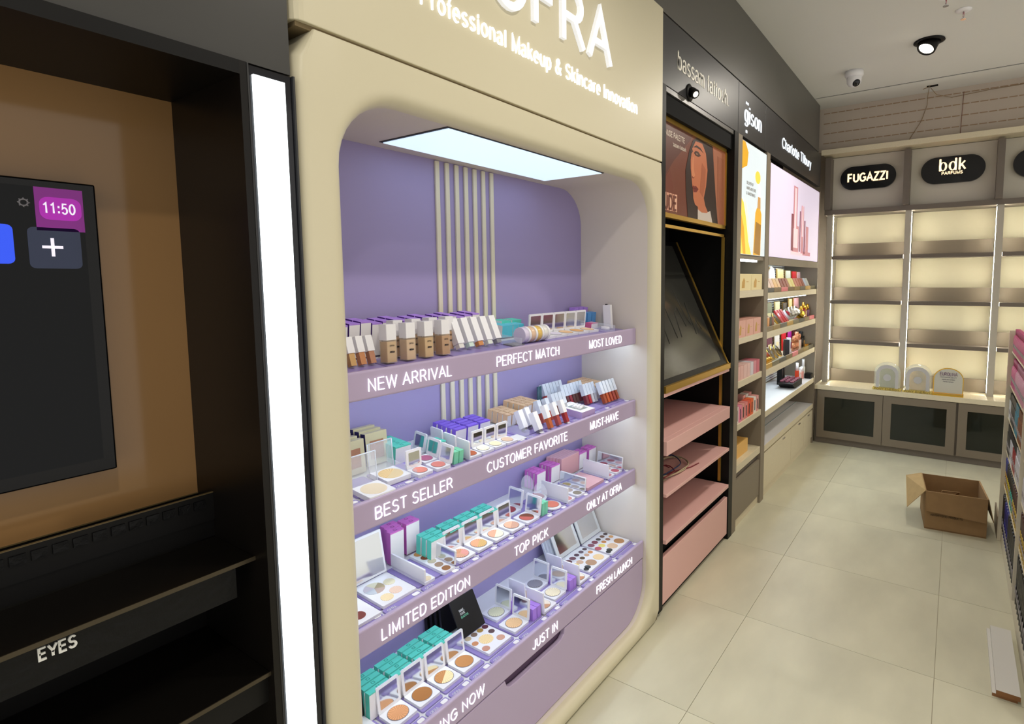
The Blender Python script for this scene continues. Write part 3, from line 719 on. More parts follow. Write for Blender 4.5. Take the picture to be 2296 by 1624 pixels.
compact(3, 1.597, 1.272, .07, ['#b0505c'], 0, 'round compact of deep rose blush with clear open lid', 112, roundc=True)
compact(3, 1.575, 1.188, .07, ['#d07866'], 0, 'round compact of coral blush with clear open lid', 118, roundc=True)
stick_palette(3, 1.654, 1.214, .05, .122, -1, ['#c98f90', '#d8b9a8', '#c9a7a2'], 'three-pan palette with white emblem lid facing the camera, third shelf', True)
stick_palette(3, 1.719, 1.214, .052, .122, 1, ['#8d8578', '#b3a4a0', '#c9ae74'], 'three-pan silver, lilac and gold palette with upright mirror')
tag(link('closed_palette', plate(.122, .118, .012, .003).mesh('closed_palette', m_blush), None, SM(3, 1.834, 1.219)), 'square blush pink palette lying closed on the third shelf', 'makeup palette')
for j in range(5): tag(link('pink_box', carton_mesh(.128, .0118, .082, m_blush, m_blush, mat('blush_front', '#cf9fa2', .45)), None, SM(3, 1.872-.004*j, 1.318+.0135*j) @ RX(-.03)), 'blush pink palette box standing on edge in the row of five', 'box', 'blush pink boxes on the third shelf')
stick_palette(3, 1.951, 1.22, .05, .126, -1, ['#b8808c', '#c79aa0', '#b2606e'], 'palette with plain white lid facing the camera near the side wall', True)
stick_palette(3, 2.013, 1.22, .052, .126, 1, ['#b3596b', '#c9a69c', '#ad4f62'], 'berry three-pan palette with mirror lid beside the cream side wall')
for x, n, g in ((1.678, 4, 'behind the coral round compact'), (1.772, 4, 'beside the blush pink boxes'), (1.972, 3, 'right of the blush pink boxes'), (2.048, 3, 'in the corner by the side wall')):
    for j in range(n): carton(3, x, 1.322+.0165*j, (.056, .0128, .068), *MAGC, 'magenta and white carton %s' % g, 'magenta cartons '+g, m_magink)
# ---- second shelf ---------------------------------------------------------------
def clear_compact(k, x, y, s, cols, label):
    case = plate(s, s, .012).mesh('case', m_case)
    pan = disc_mesh(s*.42, cols)
    lid = MB().prism(rrect(-s/2, 0, s/2, s, .004, 3), -.003, .003); 
    lm = lid.mesh('lid', m_clear)
    fm = MB()
    for a, b in (((-s/2, 0), (-s/2, s)), ((-s/2, s), (s/2, s)), ((s/2, s), (s/2, 0))): fm.tube([(a[0], a[1], 0), (b[0], b[1], 0)], .0016, 6)
    return item('compact', label, 'makeup compact', SM(k, x, y, .0), [('case', case), ('powder_pan', pan, None, T((0, 0, .0112))), ('lid', lm, [('rim', fm.mesh('rim', m_bgloss))], T((0, s/2, .0125)) @ RX(math.radians(80)))])
clear_compact(2, .902, 1.202, .074, [('#cdb07e', 'sun'), '#d8c39a'], 'white compact of gold highlighter with clear acrylic lid, second shelf')
clear_compact(2, .818, 1.157, .074, ['#dccdb4'], 'white compact of pale highlighter with clear acrylic lid at shelf edge')
m_goldcard = mat('champagne_card', '#cfc6a2', .35, metal=.2)
m_navy = mat('navy_card', '#2c2460', .5)
def window_box(k, x, y, label, group, lean=-.18):
    me = cached('winbox', lambda: MB().box(-.034, -.010, 0, .034, .010, .088, 0, mx=1, my=(0, 0)).mesh('box', [m_goldcard, m_navy]))
    wn = cached('winpane', lambda: MB().box(-.021, -.0112, .016, .021, -.0098, .066).mesh('window', mat('peach_shimmer', '#a8765a', .4)))
    return item('window_box', label, 'carton', SM(k, x, y, 0) @ RX(lean), [('box', me), ('window', wn)], group)
for j in range(3): window_box(2, .935, 1.306+.026*j, 'champagne box with brown window in the right row, second shelf', 'champagne boxes, right row')
for j in range(3): window_box(2, .848, 1.285+.028*j, 'champagne box with brown window in the left row by the jamb', 'champagne boxes, left row')
for j in range(5): carton(2, .987, 1.268+.018*j, (.05, .0165, .05), *TEALC, 'teal carton in the row of five beside the champagne boxes', 'teal cartons, second shelf left row', m_tealink)
bl = [(.974, 1.174, 0, ['#d9877a'], 'coral blush, mirror lid at its back'), (1.033, 1.169, -PI/2, ['#d9857c'], 'coral blush in front, mirror lid on its right'), (1.039, 1.227, -PI/2, ['#b06486'], 'plum blush, middle of its column'), (1.045, 1.291, -PI/2, ['#a53c5c'], 'raspberry blush at the back of its column'),
      (1.153, 1.167, PI/2, ['#b8623f'], 'terracotta blush, lid back turned to the camera'), (1.158, 1.228, PI/2, ['#c27a5c'], 'blush hidden behind its white lid, middle of three lids'), (1.164, 1.290, PI/2, ['#b56a64'], 'blush hidden behind its white lid, rearmost of three lids')]
for x, y, rz, cols, nm in bl: compact(2, x, y, .05, cols, rz, 'small open compact of %s, second shelf' % nm, 97)
for x, y in ((1.088, 1.262), (1.088, 1.242), (1.108, 1.24), (1.108, 1.262)): carton(2, x, y, (.018, .018, .04), *TEALC, 'small teal carton between the blush columns of the second shelf', 'teal cartons between blush columns', None)
for j in (0, 1): carton(2, 1.083+.019*j, 1.165, (.0165, .03, .036), m_mint, m_mint, m_mint, 'small mint carton at the shelf edge between blush compacts', 'mint cartons on the second shelf')
for i, (c_, nm) in enumerate((('#e0dcc6', 'ivory'), ('#dccfae', 'vanilla'), ('#c9ae98', 'rosy beige'))): compact(2, 1.210+.0548*i, 1.17, .05, [(c_, 'sun')], 0, 'small open compact of %s highlighter, second shelf' % nm, 93)
tag(link('empty_tray', MB().prism(rrect(-.022, -.022, .022, .022, .002, 3), 0, .002).mesh('empty_tray', m_shelfwhite), None, SM(2, 1.372, 1.17)), 'empty white compact slot after the rosy beige highlighter', 'tray')
PURC = (m_purplec, m_purplec, m_whitec)
for i, n in ((0, 5), (1, 4), (2, 4)):
    for j in range(n): carton(2, 1.206+.0535*i, 1.268+.0215*j, (.045, .0165, .048), *PURC, 'purple carton in the %s block of the second shelf' % ('left', 'middle', 'right')[i], 'purple cartons, %s block' % ('left', 'middle', 'right')[i])
TANC = (m_tan, m_tan, m_whitec)
for i in range(3):
    for j in range(4): carton(2, 1.440+.0245*i, 1.276+.024*j, (.0205, .0205, .042), *TANC, 'small tan carton in the front cluster of twelve', 'tan cartons, low cluster')
for i in range(4):
    for j in range(4): carton(2, 1.535+.0255*i, 1.285+.025*j, (.021, .021, .054), *TANC, 'tan carton in the taller middle cluster', 'tan cartons, taller cluster')
for i in range(5):
    for j in range(5): carton(2, 1.945+.0245*i, 1.258+.026*j, (.0205, .0215, .062), *TANC, 'tan carton in the cluster beside the cream side wall', 'tan cartons, cluster at side wall')
def gloss(k, x, y, c_, label, group, lean=-.5, cap=m_bgloss, h=1.0):
    capm = cached(('gcap', cap.name, h), lambda: MB().box(-.0095, -.0095, .036*h, .0095, .0095, .083*h).mesh('cap', cap))
    bod = cached(('gbod', c_, h), lambda: MB().box(-.0075, -.0075, .0, .0075, .0075, .036*h).mesh('tube', mat('gloss_'+c_.strip('#'), c_, .12)))
    return item('lip_gloss', label, 'lip gloss', SM(k, x, y, 0, .004) @ RX(lean), [('tube', bod), ('cap', capm)], group)
for i, (x, c_) in enumerate(((1.522, '#b8623c'), (1.570, '#a8504a'), (1.618, '#a03a3c'))): gloss(2, x, 1.147, c_, 'white-capped %s lip gloss tester, front row of the second shelf' % ('amber', 'rosewood', 'red')[i], 'lip gloss testers, front row', cap=m_white)
for i, (x, c_) in enumerate(((1.548, '#b0574c'), (1.594, '#a8443a'))): gloss(2, x, 1.198, c_, 'lip gloss tester second row, %s of the pair behind front testers' % ('left', 'right')[i], None)
for g, (n, x0, y0, cs, nm) in enumerate(((4, 1.652, 1.218, ['#9a2a48', '#8a4a3a', '#7d3a40', '#b0b2ba'], 'left of the lilac gift box'), (6, 1.742, 1.328, ['#b04a4c', '#6d3c42', '#5f4a4c', '#7a4444', '#8a5a58', '#6a3a44'], 'rear row by the back panel'), (7, 1.782, 1.27, ['#7a3c48', '#6e4248', '#a03c46', '#71504c', '#7d5a52', '#8d4a50', '#5d3c46'], 'middle row behind the gift box'), (4, 1.872, 1.225, ['#7a3840', '#a8323c', '#c9c9d0', '#bfc0ca'], 'short row right of the gift box'))):
    for i in range(n): gloss(2, x0+.0215*i, y0, cs[i], 'silver-capped lip gloss, %s' % nm, 'lip glosses, '+nm, lean=-.45)
for i in range(5): gloss(2, 1.942+.0248*i, 1.182, ['#9a4a30', '#b8542c', '#a84a34', '#a04438', '#9a4a30'][i], 'silver-capped amber lip gloss in the row of five by the side wall', 'amber lip glosses by the side wall', lean=-.5, h=1.1)
m_tube = mat('tester_white', '#e9e9ee', .35)
for x, y, nm in ((1.436, 1.192, 'left'), (1.476, 1.197, 'rear'), (1.458, 1.146, 'front')):
    item('concealer_tester', 'white block concealer tester leaning, %s of three on second shelf' % nm, 'tester', SM(2, x, y, 0, .005) @ RX(-.55), [('block', cached('wtube', lambda: MB().box(-.011, -.011, .008, .011, .011, .07).mesh('block', m_tube))), ('tip', cached('wtip', lambda: MB().box(-.0075, -.0075, 0, .0075, .0075, .008).mesh('tip', m_grey)))])
gb = item('gift_box', 'lilac and white lip set box with window, lying on the second shelf', 'box', SM(2, 1.742, 1.193), [
    ('box', MB().box(-.045, -.058, 0, .045, .058, .026, 0, mz=(0, 1)).mesh('box', [mat('lilac_card', '#b39cc9', .5), m_whitec])),
    ('window', MB().box(-.026, -.036, .0262, .026, .024, .0268).mesh('window', mat('box_window', '#8f9a97', .15)))]
    + [('vial', cached('vial', lambda: MB().cyl(.006, -.02, .02, axis='x', seg=10).mesh('vial', m_white)), None, T((.0, -.022+.0135*j, .030)) @ RZ(.2)) for j in range(3)])
item('pencil_set', 'dark liner pencils standing in a bundle before the back panel', 'pencils', SM(2, 1.678, 1.325) @ RX(-.2), [('pencil', cached('pencil', lambda: MB().cyl(.004, 0, .085, seg=8).mesh('pencil', mat('pencil_teal', '#3a5a66', .3))), None, T((.009*j, 0, 0)) @ RY(.12)) for j in range(3)])
# ---- top shelf -------------------------------------------------------------------
for r_ in (0, 1):
    for i in range(15):
        carton(1, .836+.0338*i, 1.308+.036*r_, (.0305, .033, .088+.003*((i*7+r_*3) % 3)), m_violet, mat('purple_side', '#5a2f93', .5), m_whitec, 'purple and white foundation carton, %s row on the top shelf' % ('front', 'back')[r_], 'foundation cartons, %s row' % ('front', 'back')[r_])
def foundation(x, y, c_, label, group):
    g = cached('fbot', lambda: MB().prism(rrect(-.0155, -.0155, .0155, .0155, .002, 2), 0, .058).mesh('glass', mat('bottle_glass', '#e8d9c0', .04, alpha=.3)))
    liq = cached(('fliq', c_), lambda: MB().prism(rrect(-.0138, -.0145, .0138, .0145, .002, 2), .002, .054).mesh('liquid', mat('found_'+c_.strip('#'), c_, .25)))
    cp = cached('fcap', lambda: MB().prism(rrect(-.015, -.015, .015, .015, .0015, 2), .058, .098).mesh('cap', m_white))
    pt = cached('fprint', lambda: lettering(lettering(MB(), 'OFRA', .004, .014, lambda u, v, d: (-.007+u, -.0157-d, .042+v), .15, depth=.0002), 'ABSOLU', .004, .014, lambda u, v, d: (-.007+u, -.0157-d, .026+v), .25, depth=.0002).mesh('print', m_dark))
    item('foundation_bottle', label, 'foundation', SM(1, x, y, 0, .002) @ RX(-.12), [('glass', g, [('liquid', liq), ('print', pt)]), ('cap', cp)], group)
for i, c_ in enumerate(('#c9a574', '#d9b894', '#d3ad70', '#b8834c')): foundation(.905+.0605*i, 1.196, c_, 'square glass foundation bottle, %s of the front four on top shelf' % ('first', 'second', 'third', 'fourth')[i], None)
for i, c_ in enumerate(('#d0a37c', '#d4ac84', '#c99a6c', '#c88f58')): foundation(.963+.0605*i, 1.243, c_, 'foundation bottle in the rear row, behind front bottle %s' % ('one', 'two', 'three', 'four')[i], None)
for i, c_ in enumerate(('#e2e0da', '#d2e6da', '#d3925c', '#dde2d8', '#8f8f95')):
    item('primer_tester', 'white slanted primer tube with %s tip, top shelf' % ('clear', 'mint', 'orange', 'pale green', 'grey')[i], 'tester', SM(1, 1.165+.0405*i, 1.208, 0, .008) @ RX(-.52), [
        ('cap', cached('ptube', lambda: MB().box(-.0125, -.0115, .014, .0125, .0115, .092).mesh('cap', m_white))), ('tip', cached(('ptip', c_), lambda: MB().box(-.0095, -.0085, 0, .0095, .0085, .014).mesh('tip', mat('tip_'+c_.strip('#'), c_, .15))))])
for i, c_ in enumerate(('#c08a6c', '#c9a06a', '#c4875c', '#b88468')):
    gloss(1, .778+.0275*i, 1.202, c_, 'small white-capped concealer vial at the left end of the top shelf', 'concealer vials on the top shelf', lean=-.42, cap=m_white, h=.86)
gloss(1, .812, 1.262, '#c9a06a', 'taller white-capped concealer vial behind the row at the left end', None, lean=-.3, cap=m_white, h=1.0)
for i in range(4): carton(1, 1.462+.0298*i, 1.335, (.0275, .07, .042), m_cyan, m_whitec, m_cyan, 'cyan and white carton in the row of four on top shelf', 'cyan cartons on the top shelf')
for i in range(2): carton(1, 1.515+.056*i, 1.362, (.05, .045, .05), m_teal, m_whitec, m_teal, 'teal topped carton behind the cyan row', 'teal cartons behind the cyan row')
tag(link('swatch_card', MB().box(-.03, -.02, 0, .03, .02, .003).mesh('swatch_card', m_grey), None, SM(1, 1.385, 1.19)), 'flat grey printed card before the cyan cartons', 'card')
for i, (c_, nm) in enumerate((('#d8cfe6', 'lilac'), ('#e0bfa0', 'peach'), ('#e0bc62', 'banana'), ('#e2e0da', 'clear'))):
    item('powder_jar', 'round clear jar of %s loose powder lying on its side' % nm, 'jar', SM(1, 1.418+.0345*i, 1.197, 0, .0275), [
        ('jar', cached(('jar', c_), lambda: MB().lathe([(.026, .0), (.0265, .002), (.0265, .02), (.025, .022)], axis='x', seg=28).mesh('jar', mat('loose_'+c_.strip('#'), c_, .25)))),
        ('lid', cached('jarlid', lambda: MB().lathe([(.0272, .022), (.0275, .024), (.0275, .031), (.0265, .033)], axis='x', seg=28).mesh('lid', m_white)))])
for i, (c_, nm) in enumerate((('#e6e2e8', 'white'), ('#dcd6ea', 'lilac'), ('#e6bf94', 'apricot'), ('#dba870', 'honey'), ('#e8c8a6', 'sand'))):
    compact(1, 1.588+.0734*i, 1.232, .0715, [c_], 0, 'white mirror compact of %s pressed powder in the row of five' % nm, 91)
for i in range(3): carton(1, 1.972+.036*i, 1.318, (.03, .028, .058), m_sky, m_sky, m_sky, 'sky blue carton in the front row by the side wall', 'sky blue cartons')
for i in range(3): carton(1, 1.976+.036*i, 1.366, (.03, .028, .074), m_violet, m_violet, m_violet, 'violet carton behind the sky blue cartons', 'violet cartons behind the sky blue row')
carton(1, 1.972, 1.268, (.05, .03, .024), m_rose, m_rose, m_whitec, 'rose pink carton lying at the end of the mirror compacts', None)
item('brow_palette', 'slim white palette leaning upright near the end of the top shelf', 'makeup palette', SM(1, 2.035, 1.222) @ RX(-.16) , [('case', MB().box(-.0075, -.018, 0, .0075, .018, .10).mesh('case', m_white))])
item('black_pen', 'black eyeliner pen leaning at the end of the top shelf', 'pen', SM(1, 2.062, 1.245) @ RX(-.14), [('barrel', MB().cyl(.005, 0, .06, seg=10).mesh('barrel', m_blackcard)), ('cap', MB().cyl(.0056, .06, .1, seg=10).mesh('cap', m_dark))])
item('powder_puff_jar', 'flat white round jar before the rose carton', 'jar', SM(1, 1.995, 1.215), [('jar', MB().lathe([(.018, 0), (.019, .004), (.019, .009), (.017, .012)], seg=22).mesh('jar', m_white))])
for nm, pts in (('acrylic_divider', None),):
    for k, x, h in ((1, 1.368, .03), (2, 1.40, .026), (2, .938, .028), (1, 1.955, .03)):
        tag(link('acrylic_divider', MB().box(-.0012, -.06, 0, .0012, .06, h).mesh('acrylic_divider', m_clear), None, SM(k, x, 1.205)), 'clear acrylic divider standing on shelf %s of the lilac bay, %s' % (('one', 'two')[k-1], {1.368: 'beside the cyan cartons', 1.40: 'before the tan cartons', .938: 'by the gold highlighter', 1.955: 'after the mirror compacts'}[x]), 'divider')
# ------------------------------------------------------------------ sign fascia over the three bays beyond
def fascia(name, label, x0, x1, z0=2.302):
    e = root(name, label, 'shop sign', ((x0+x1)/2, 1.04, z0))
    MB().box(x0, 1.04, z0, x1, 1.075, 2.578).build('board', m_fascia, e, bev=.0015)
    return e
def didone(mb, s, x0, x1, z, h, y, thick=.16, thin=.035, depth=.003, serif=.07): return wall_text(mb, s, x0, x1, z, h, y, thick, depth, thin, 0, serif)
e = fascia('bassam_fascia', 'charcoal sign board with pale serif lettering over the pink shelf bay', 2.15, 3.118)
e.name = 'sign_board'
word_parts('lettering', 'bassam fattouh.', 2.31, 2.965, 2.403, .072, 1.04, .16, .0015, mat('letter_pale', '#ddd8cc', .4), e, .085, .05)
e = fascia('sign_board', 'black sign board with lit serif logo over the narrow shelf bay', 3.122, 3.634)
q = didone(MB(), 'gison', 3.222, 3.555, 2.392, .088, 1.04, .24, .04)
q.box(3.245, 1.037, 2.488, 3.262, 1.04, 2.50); q.box(3.272, 1.037, 2.488, 3.289, 1.04, 2.50)
q.box(3.25, 1.037, 2.33, 3.275, 1.04, 2.345)
q.build('lettering', mat('letter_lit', '#e4ecf4', .4, emit=.9), e)
e = fascia('sign_board', 'black sign board with lit sans lettering over the wide lit bay', 3.638, 5.35)
word_parts('lettering', 'Charlotte Tilbury', 4.045, 4.955, 2.398, .066, 1.04, .125, .004, MATS['letter_lit'], e)
# ------------------------------------------------------------------ black bay with pink shelves
pb = root('pink_shelf_bay', 'black display bay with empty pink shelves and slanted black tester board', 'display unit', (2.63, 1.2, 0))
MB().box(2.152, 1.035, 0.02, 2.19, 1.48, 2.30).build('side_panel', m_black, pb)
MB().box(3.055, 1.035, 0.0, 3.118, 1.48, 2.30).build('side_panel', m_black, pb)
MB().box(2.19, 1.42, 0.0, 3.055, 1.44, 2.30).build('back_panel', m_blackmat, pb)
MB().box(2.19, 1.042, 2.28, 3.055, 1.42, 2.30).build('soffit', m_soffit, pb)
MB().box(2.19, 1.05, 2.2, 3.055, 1.07, 2.28).build('valance', m_blackmat, pb)
MB().box(2.19, 1.06, .0, 3.055, 1.42, .035).build('plinth', m_black, pb)
pd = MB().box(2.196, 1.04, .035, 3.05, 1.06, .255).build('drawer_front', m_pink, pb, bev=.002)
MB().box(2.19, 1.07, .255, 3.055, 1.40, .325).build('drawer_gap', m_blackmat, pb)
for (z0, z1, yf) in ((.326, .345, 1.02), (.540, .556, 1.02), (.985, 1.002, 1.036)):
    MB().box(2.192, yf, z0, 3.01 if z0 < .9 else 3.035, 1.41, z1).build('shelf', m_pink, pb, bev=.0015)
q = MB(); q.box(2.192, 1.02, .728, 3.01, 1.05, .792); q.box(2.192, 1.05, .776, 3.01, 1.41, .792); q.build('shelf', m_pink, pb, bev=.0015)
# gold rods and frame
q = MB(); q.box(2.19, 1.078, 1.728, 3.044, 1.092, 1.742); q.build('gold_rail', m_gold, pb)
MB().box(3.03, 1.078, .345, 3.044, 1.092, 1.742).build('gold_rail', m_gold, pb)
MB().box(2.50, 1.39, .345, 2.512, 1.40, 1.0).build('gold_rail', m_gold, pb)
# slanted board
a0 = (1.043, 1.03); a1 = (1.36, 1.71)
dv = Vector((a1[0]-a0[0], a1[1]-a0[1])); L_ = dv.length; dv.normalize(); nv = Vector((-dv.y, dv.x))*-1
def sl(t, d): return (a0[0]+dv.x*t-nv.x*-d*0+(-dv.y)*d, a0[1]+dv.y*t+dv.x*d)
def slab(x0, x1, t0, t1, d0, d1):
    mb = MB(); P = [sl(t0, d0), sl(t1, d0), sl(t1, d1), sl(t0, d1)]
    return mb.prism(P, x0, x1, 'x')
slab(2.2, 3.03, 0, L_, -.012, 0).build('tester_board', m_black, pb)
slab(2.2, 2.94, .03, L_-.03, 0, .003).build('tester_glass', mat('board_glass', '#33332f', .16), pb)
slab(3.022, 3.033, 0, L_, -.014, .005).build('gold_edge', m_gold, pb)
MB().box(2.2, 1.03, 1.003, 3.036, 1.046, 1.033).build('gold_lip', m_gold, pb)
# finger scribble on the board
q = MB()
def on_board(x, t): y, z = sl(t, .0034); return (x, y, z)
for pts in ([(2.42, .18), (2.44, .45), (2.47, .52), (2.52, .44), (2.53, .2)], [(2.58, .2), (2.61, .33), (2.66, .36), (2.68, .25)], [(2.7, .46), (2.72, .3), (2.75, .25), (2.78, .38), (2.77, .2)], [(2.8, .2), (2.83, .28), (2.86, .22)]):
    q.tube([on_board(*p) for p in pts], .0018, 5)
q.build('finger_marks', mat('smear', '#24241f', .6), pb)
# poster
po = root('framed_poster', 'gold framed beauty poster of a dark-haired face in brown tones', 'poster', (2.62, 1.085, 1.774))
bd = MB().box(2.19, 1.082, 1.79, 3.045, 1.10, 2.2).build('board', mat('poster_brown', '#6d3a2b', .35), po)
MB().box(2.19, 1.074, 1.772, 3.05, 1.1, 1.792).build('frame_rail', m_gold, po)
MB().box(2.19, 1.074, 2.183, 3.05, 1.1, 2.203).build('frame_rail', m_gold, po)
MB().box(3.038, 1.074, 1.772, 3.05, 1.1, 2.203).build('frame_rail', m_gold, po)
PX0, PX1, PZ0, PZ1 = 2.2, 3.038, 1.792, 2.183
def pp(pts, layer, m, nm, par=None):
    y = 1.0818-.0004*layer
    return MB().prism([(PX0+u*(PX1-PX0), PZ0+v*(PZ1-PZ0)) for u, v in pts], y, y+.0003, 'y').build(nm, m, par or bd)
pp([(0, .22), (.2, .6), (.42, .92), (.46, 1), (0, 1)], 1, mat('poster_drape', '#55291f', .4), 'print')
pp([(0, .22), (.16, .5), (.2, .3), (.16, .0), (0, 0)], 2, mat('poster_drape2', '#6d3526', .4), 'print')
pp([(.84, 0), (1, 0), (1, 1), (.78, 1)], 1, mat('poster_cloth', '#a5664a', .4), 'print')
for k in range(5): pp([(.88+.025*k, 0), (.888+.025*k, 0), (.862+.025*k, .9), (.855+.025*k, .9)], 2, mat('poster_fold', '#8a4f38', .4), 'print')
pp([(.40, 0), (.37, .3), (.36, .55), (.41, .8), (.46, .94), (.52, 1), (.76, 1), (.79, .8), (.83, .4), (.88, 0)], 3, mat('poster_hair', '#2a1713', .4), 'print')
pp([(.43, .70), (.45, .84), (.5, .95), (.6, .96), (.66, .86), (.69, .66), (.67, .45), (.635, .29), (.66, .2), (.72, .1), (.54, .06), (.545, .16), (.50, .18), (.475, .25), (.47, .33), (.455, .42), (.445, .50), (.432, .6)], 4, mat('poster_skin', '#b96c49', .4), 'print')
pp([(.60, .72), (.66, .66), (.65, .45), (.62, .3), (.57, .35), (.585, .55)], 5, mat('poster_skin2', '#a45a3b', .4), 'print')
pp([(.455, .75), (.47, .74), (.475, .6), (.495, .53), (.47, .495), (.445, .51), (.447, .6)], 5, mat('poster_nose', '#c98059', .4), 'print')
pp([(.452, .515), (.475, .5), (.495, .525), (.475, .49), (.455, .49)], 6, mat('poster_shade', '#7d3d29', .4), 'print')
pp([(.455, .385), (.475, .405), (.49, .398), (.51, .41), (.55, .38), (.52, .335), (.48, .325)], 6, mat('poster_lip', '#74271f', .4), 'print')
pp([(.46, .37), (.5, .378), (.55, .38), (.5, .366)], 7, mat('poster_lip2', '#4f1712', .4), 'print')
pp([(.475, .80), (.50, .835), (.54, .835), (.58, .80), (.54, .775), (.50, .775)], 6, mat('poster_eye', '#42241a', .4), 'print')
pp([(.50, .80), (.515, .815), (.535, .80), (.515, .785)], 7, mat('poster_iris', '#8a6a58', .3), 'print')
pp([(.462, .86), (.51, .905), (.57, .895), (.62, .85), (.56, .875), (.51, .88)], 6, MATS['poster_hair'], 'print')
pp([(.42, .80), (.445, .84), (.46, .81), (.44, .78)], 6, MATS['poster_eye'], 'print')
pp([(.54, .13), (.60, .10), (.68, .11), (.74, .15), (.78, 0), (.54, 0)], 7, mat('poster_lace', '#c2b6ac', .5), 'print')
for k in range(7): pp([(.015+.034*k, .03), (.043+.034*k, .03), (.043+.034*k, .23), (.015+.034*k, .23)], 5, mat('poster_blush%d' % (k % 2), ('#dba98e', '#c98f76')[k % 2], .5), 'print')
wall_text(MB(), 'THE NUDE PALETTE', 2.215, 2.49, 2.128, .022, 1.0812, .16, .0004).build('print', mat('poster_text', '#d8cabb', .5), bd)
wall_text(MB(), 'bassam fattouh.', 2.36, 2.51, 2.092, .017, 1.0812, .15, .0004).build('print', MATS['poster_text'], bd)
wall_text(MB(), 'NUDE', 2.225, 2.40, 1.812, .058, 1.0788, .18, .0004).build('print', mat('poster_dk', '#6d3a2c', .5), bd)
# small spot in the soffit
e = root('spot_lamp', 'small black adjustable spot lamp glowing under the charcoal sign board', 'spot lamp', (2.44, 1.06, 2.30))
MB().lathe([(.036, 0), (.038, -.004), (.022, -.008)], (2.44, 1.0405, 2.335), 'y', 20).build('ring', m_black, e)
q = MB().lathe([(.02, .015), (.021, -.02), (.019, -.023)], seg=18).mesh('barrel', m_black)
link('barrel', q, e, T((0, -.038, .033)) @ RZ(-.5) @ RX(-.95)); link('lens', MB().lathe([(0, -.0232), (.013, -.0232)], seg=18).mesh('lens', mat('small_lens', '#fff6e4', .4, emit=1.6)), e, T((0, -.038, .033)) @ RZ(-.5) @ RX(-.95))
# cables on the pink shelf
cols = ('#b9ab8a', '#1e3f6e', '#c7bb9c', '#7d1f2c')
def loop(cx, cy, rx, ry, z, turns, col, lab, tail):
    pts = []
    for i in range(int(22*turns)):
        a = i/22*2*PI; pts.append((cx+rx*math.cos(a)*(1+.08*math.sin(3*a)), cy+ry*math.sin(a)*(1+.1*math.cos(2*a)), z+.004+.010*abs(math.sin(a*1.7))))
    pts += tail
    return tag(MB().tube(pts, .0028, 6).build('cable', mat('cable_'+col.strip('#'), col, .5)), lab, 'cable')
loop(2.50, 1.16, .17, .09, .557, 2.6, cols[0], 'pale coiled cable tangled on the pink shelf', [(2.35, 1.10, .56), (2.25, 1.12, .56)])
loop(2.46, 1.2, .2, .1, .562, 1.7, cols[1], 'blue cable looped over the pale coil on the pink shelf', [(2.3, 1.24, .565), (2.22, 1.3, .565)])
loop(2.38, 1.14, .1, .06, .568, 1.5, cols[3], 'thin red wire in the tangle on the pink shelf', [(2.58, 1.07, .56), (2.66, 1.06, .56)])
e = root('power_adapter', 'black plug adapter lying by the tangled cables', 'adapter', (2.27, 1.12, .557))
MB().box(2.245, 1.1, .557, 2.295, 1.15, .59).build('body', m_black, e, bev=.006); MB().cyl(.004, .59, .605, (2.27, 1.125, 0), seg=8).build('pin', m_chrome, e)
# ------------------------------------------------------------------ shelf bays in taupe
def lightbox(name, label, x0, x1, z0, z1, face):
    e = root(name, label, 'lightbox', ((x0+x1)/2, 1.05, z0))
    MB().box(x0, 1.045, z0, x1, 1.12, z1).build('case', m_taupe_d, e)
    f_ = MB().box(x0+.008, 1.0405, z0+.006, x1-.008, 1.046, z1-.006).build('face', face, e)
    return e, f_
def shelving(name, label, x0, x1, jl, jr, zs, top, zdraw, drawers, mside, mback, kick):
    e = root(name, label, 'display unit', ((x0+x1)/2, 1.2, 0))
    MB().box(jl[0], 1.036, 0, jl[1], 1.42, top).build('side_panel', m_taupe, e); MB().box(jr[0], 1.036, 0, jr[1], 1.42, top).build('side_panel', m_taupe, e)
    MB().box(x0, 1.33, 0, x1, 1.35, 1.64).build('back_panel', mback, e)
    MB().box(x0, 1.045, 1.615, x1, 1.33, 1.638).build('top_board', m_taupe, e)
    for (z0, z1) in zs: MB().box(x0, 1.04, z0, x1, 1.33, z1).build('shelf', m_creamwood, e, bev=.001)
    for (a, b) in drawers: MB().box(a+.003, 1.042, .055, b-.003, 1.058, zdraw).build('drawer_front', mside, e, bev=.0015)
    MB().box(x0, 1.06, .04, x1, 1.32, zdraw+.02).build('carcass', m_taupe_d, e)
    MB().box(x0, 1.05, 0, x1, 1.3, .05).build('kick_board', kick, e)
    return e
g = shelving('narrow_shelf_bay', 'narrow taupe shelf bay stacked with pink and cream cosmetic boxes', 3.19, 3.686, (3.122, 3.19), (3.686, 3.755), [(1.388, 1.43), (1.117, 1.152), (.856, .896), (.602, .64), (.345, .39)], 2.30, .30, [(3.19, 3.686)], m_taupe, mat('taupe_back', '#9d9582', .6), m_creamwood)
MB().box(3.20, 1.05, 1.603, 3.56, 1.068, 1.614).build('led_strip', m_ledcool, g)
e, f_ = lightbox('lightbox', 'tall lightbox with golden oil bottle on pale blue', 3.185, 3.692, 1.636, 2.288, mat('gison_face', '#dce9f2', .5, emit=.36))
def lp_(x0, x1, z0, z1, par):
    def fn(pts, layer, m, nm='print'):
        y = 1.0402-.0004*layer
        return MB().prism([(x0+u*(x1-x0), z0+v*(z1-z0)) for u, v in pts], y, y+.0003, 'y').build(nm, m, par)
    return fn
gp = lp_(3.195, 3.682, 1.644, 2.28, f_)
my_ = mat('print_amber', '#d9a21c', .4, emit=.5); my2 = mat('print_gold', '#f0c94c', .4, emit=.6); myd = mat('print_ochre', '#9a6c10', .4, emit=.35)
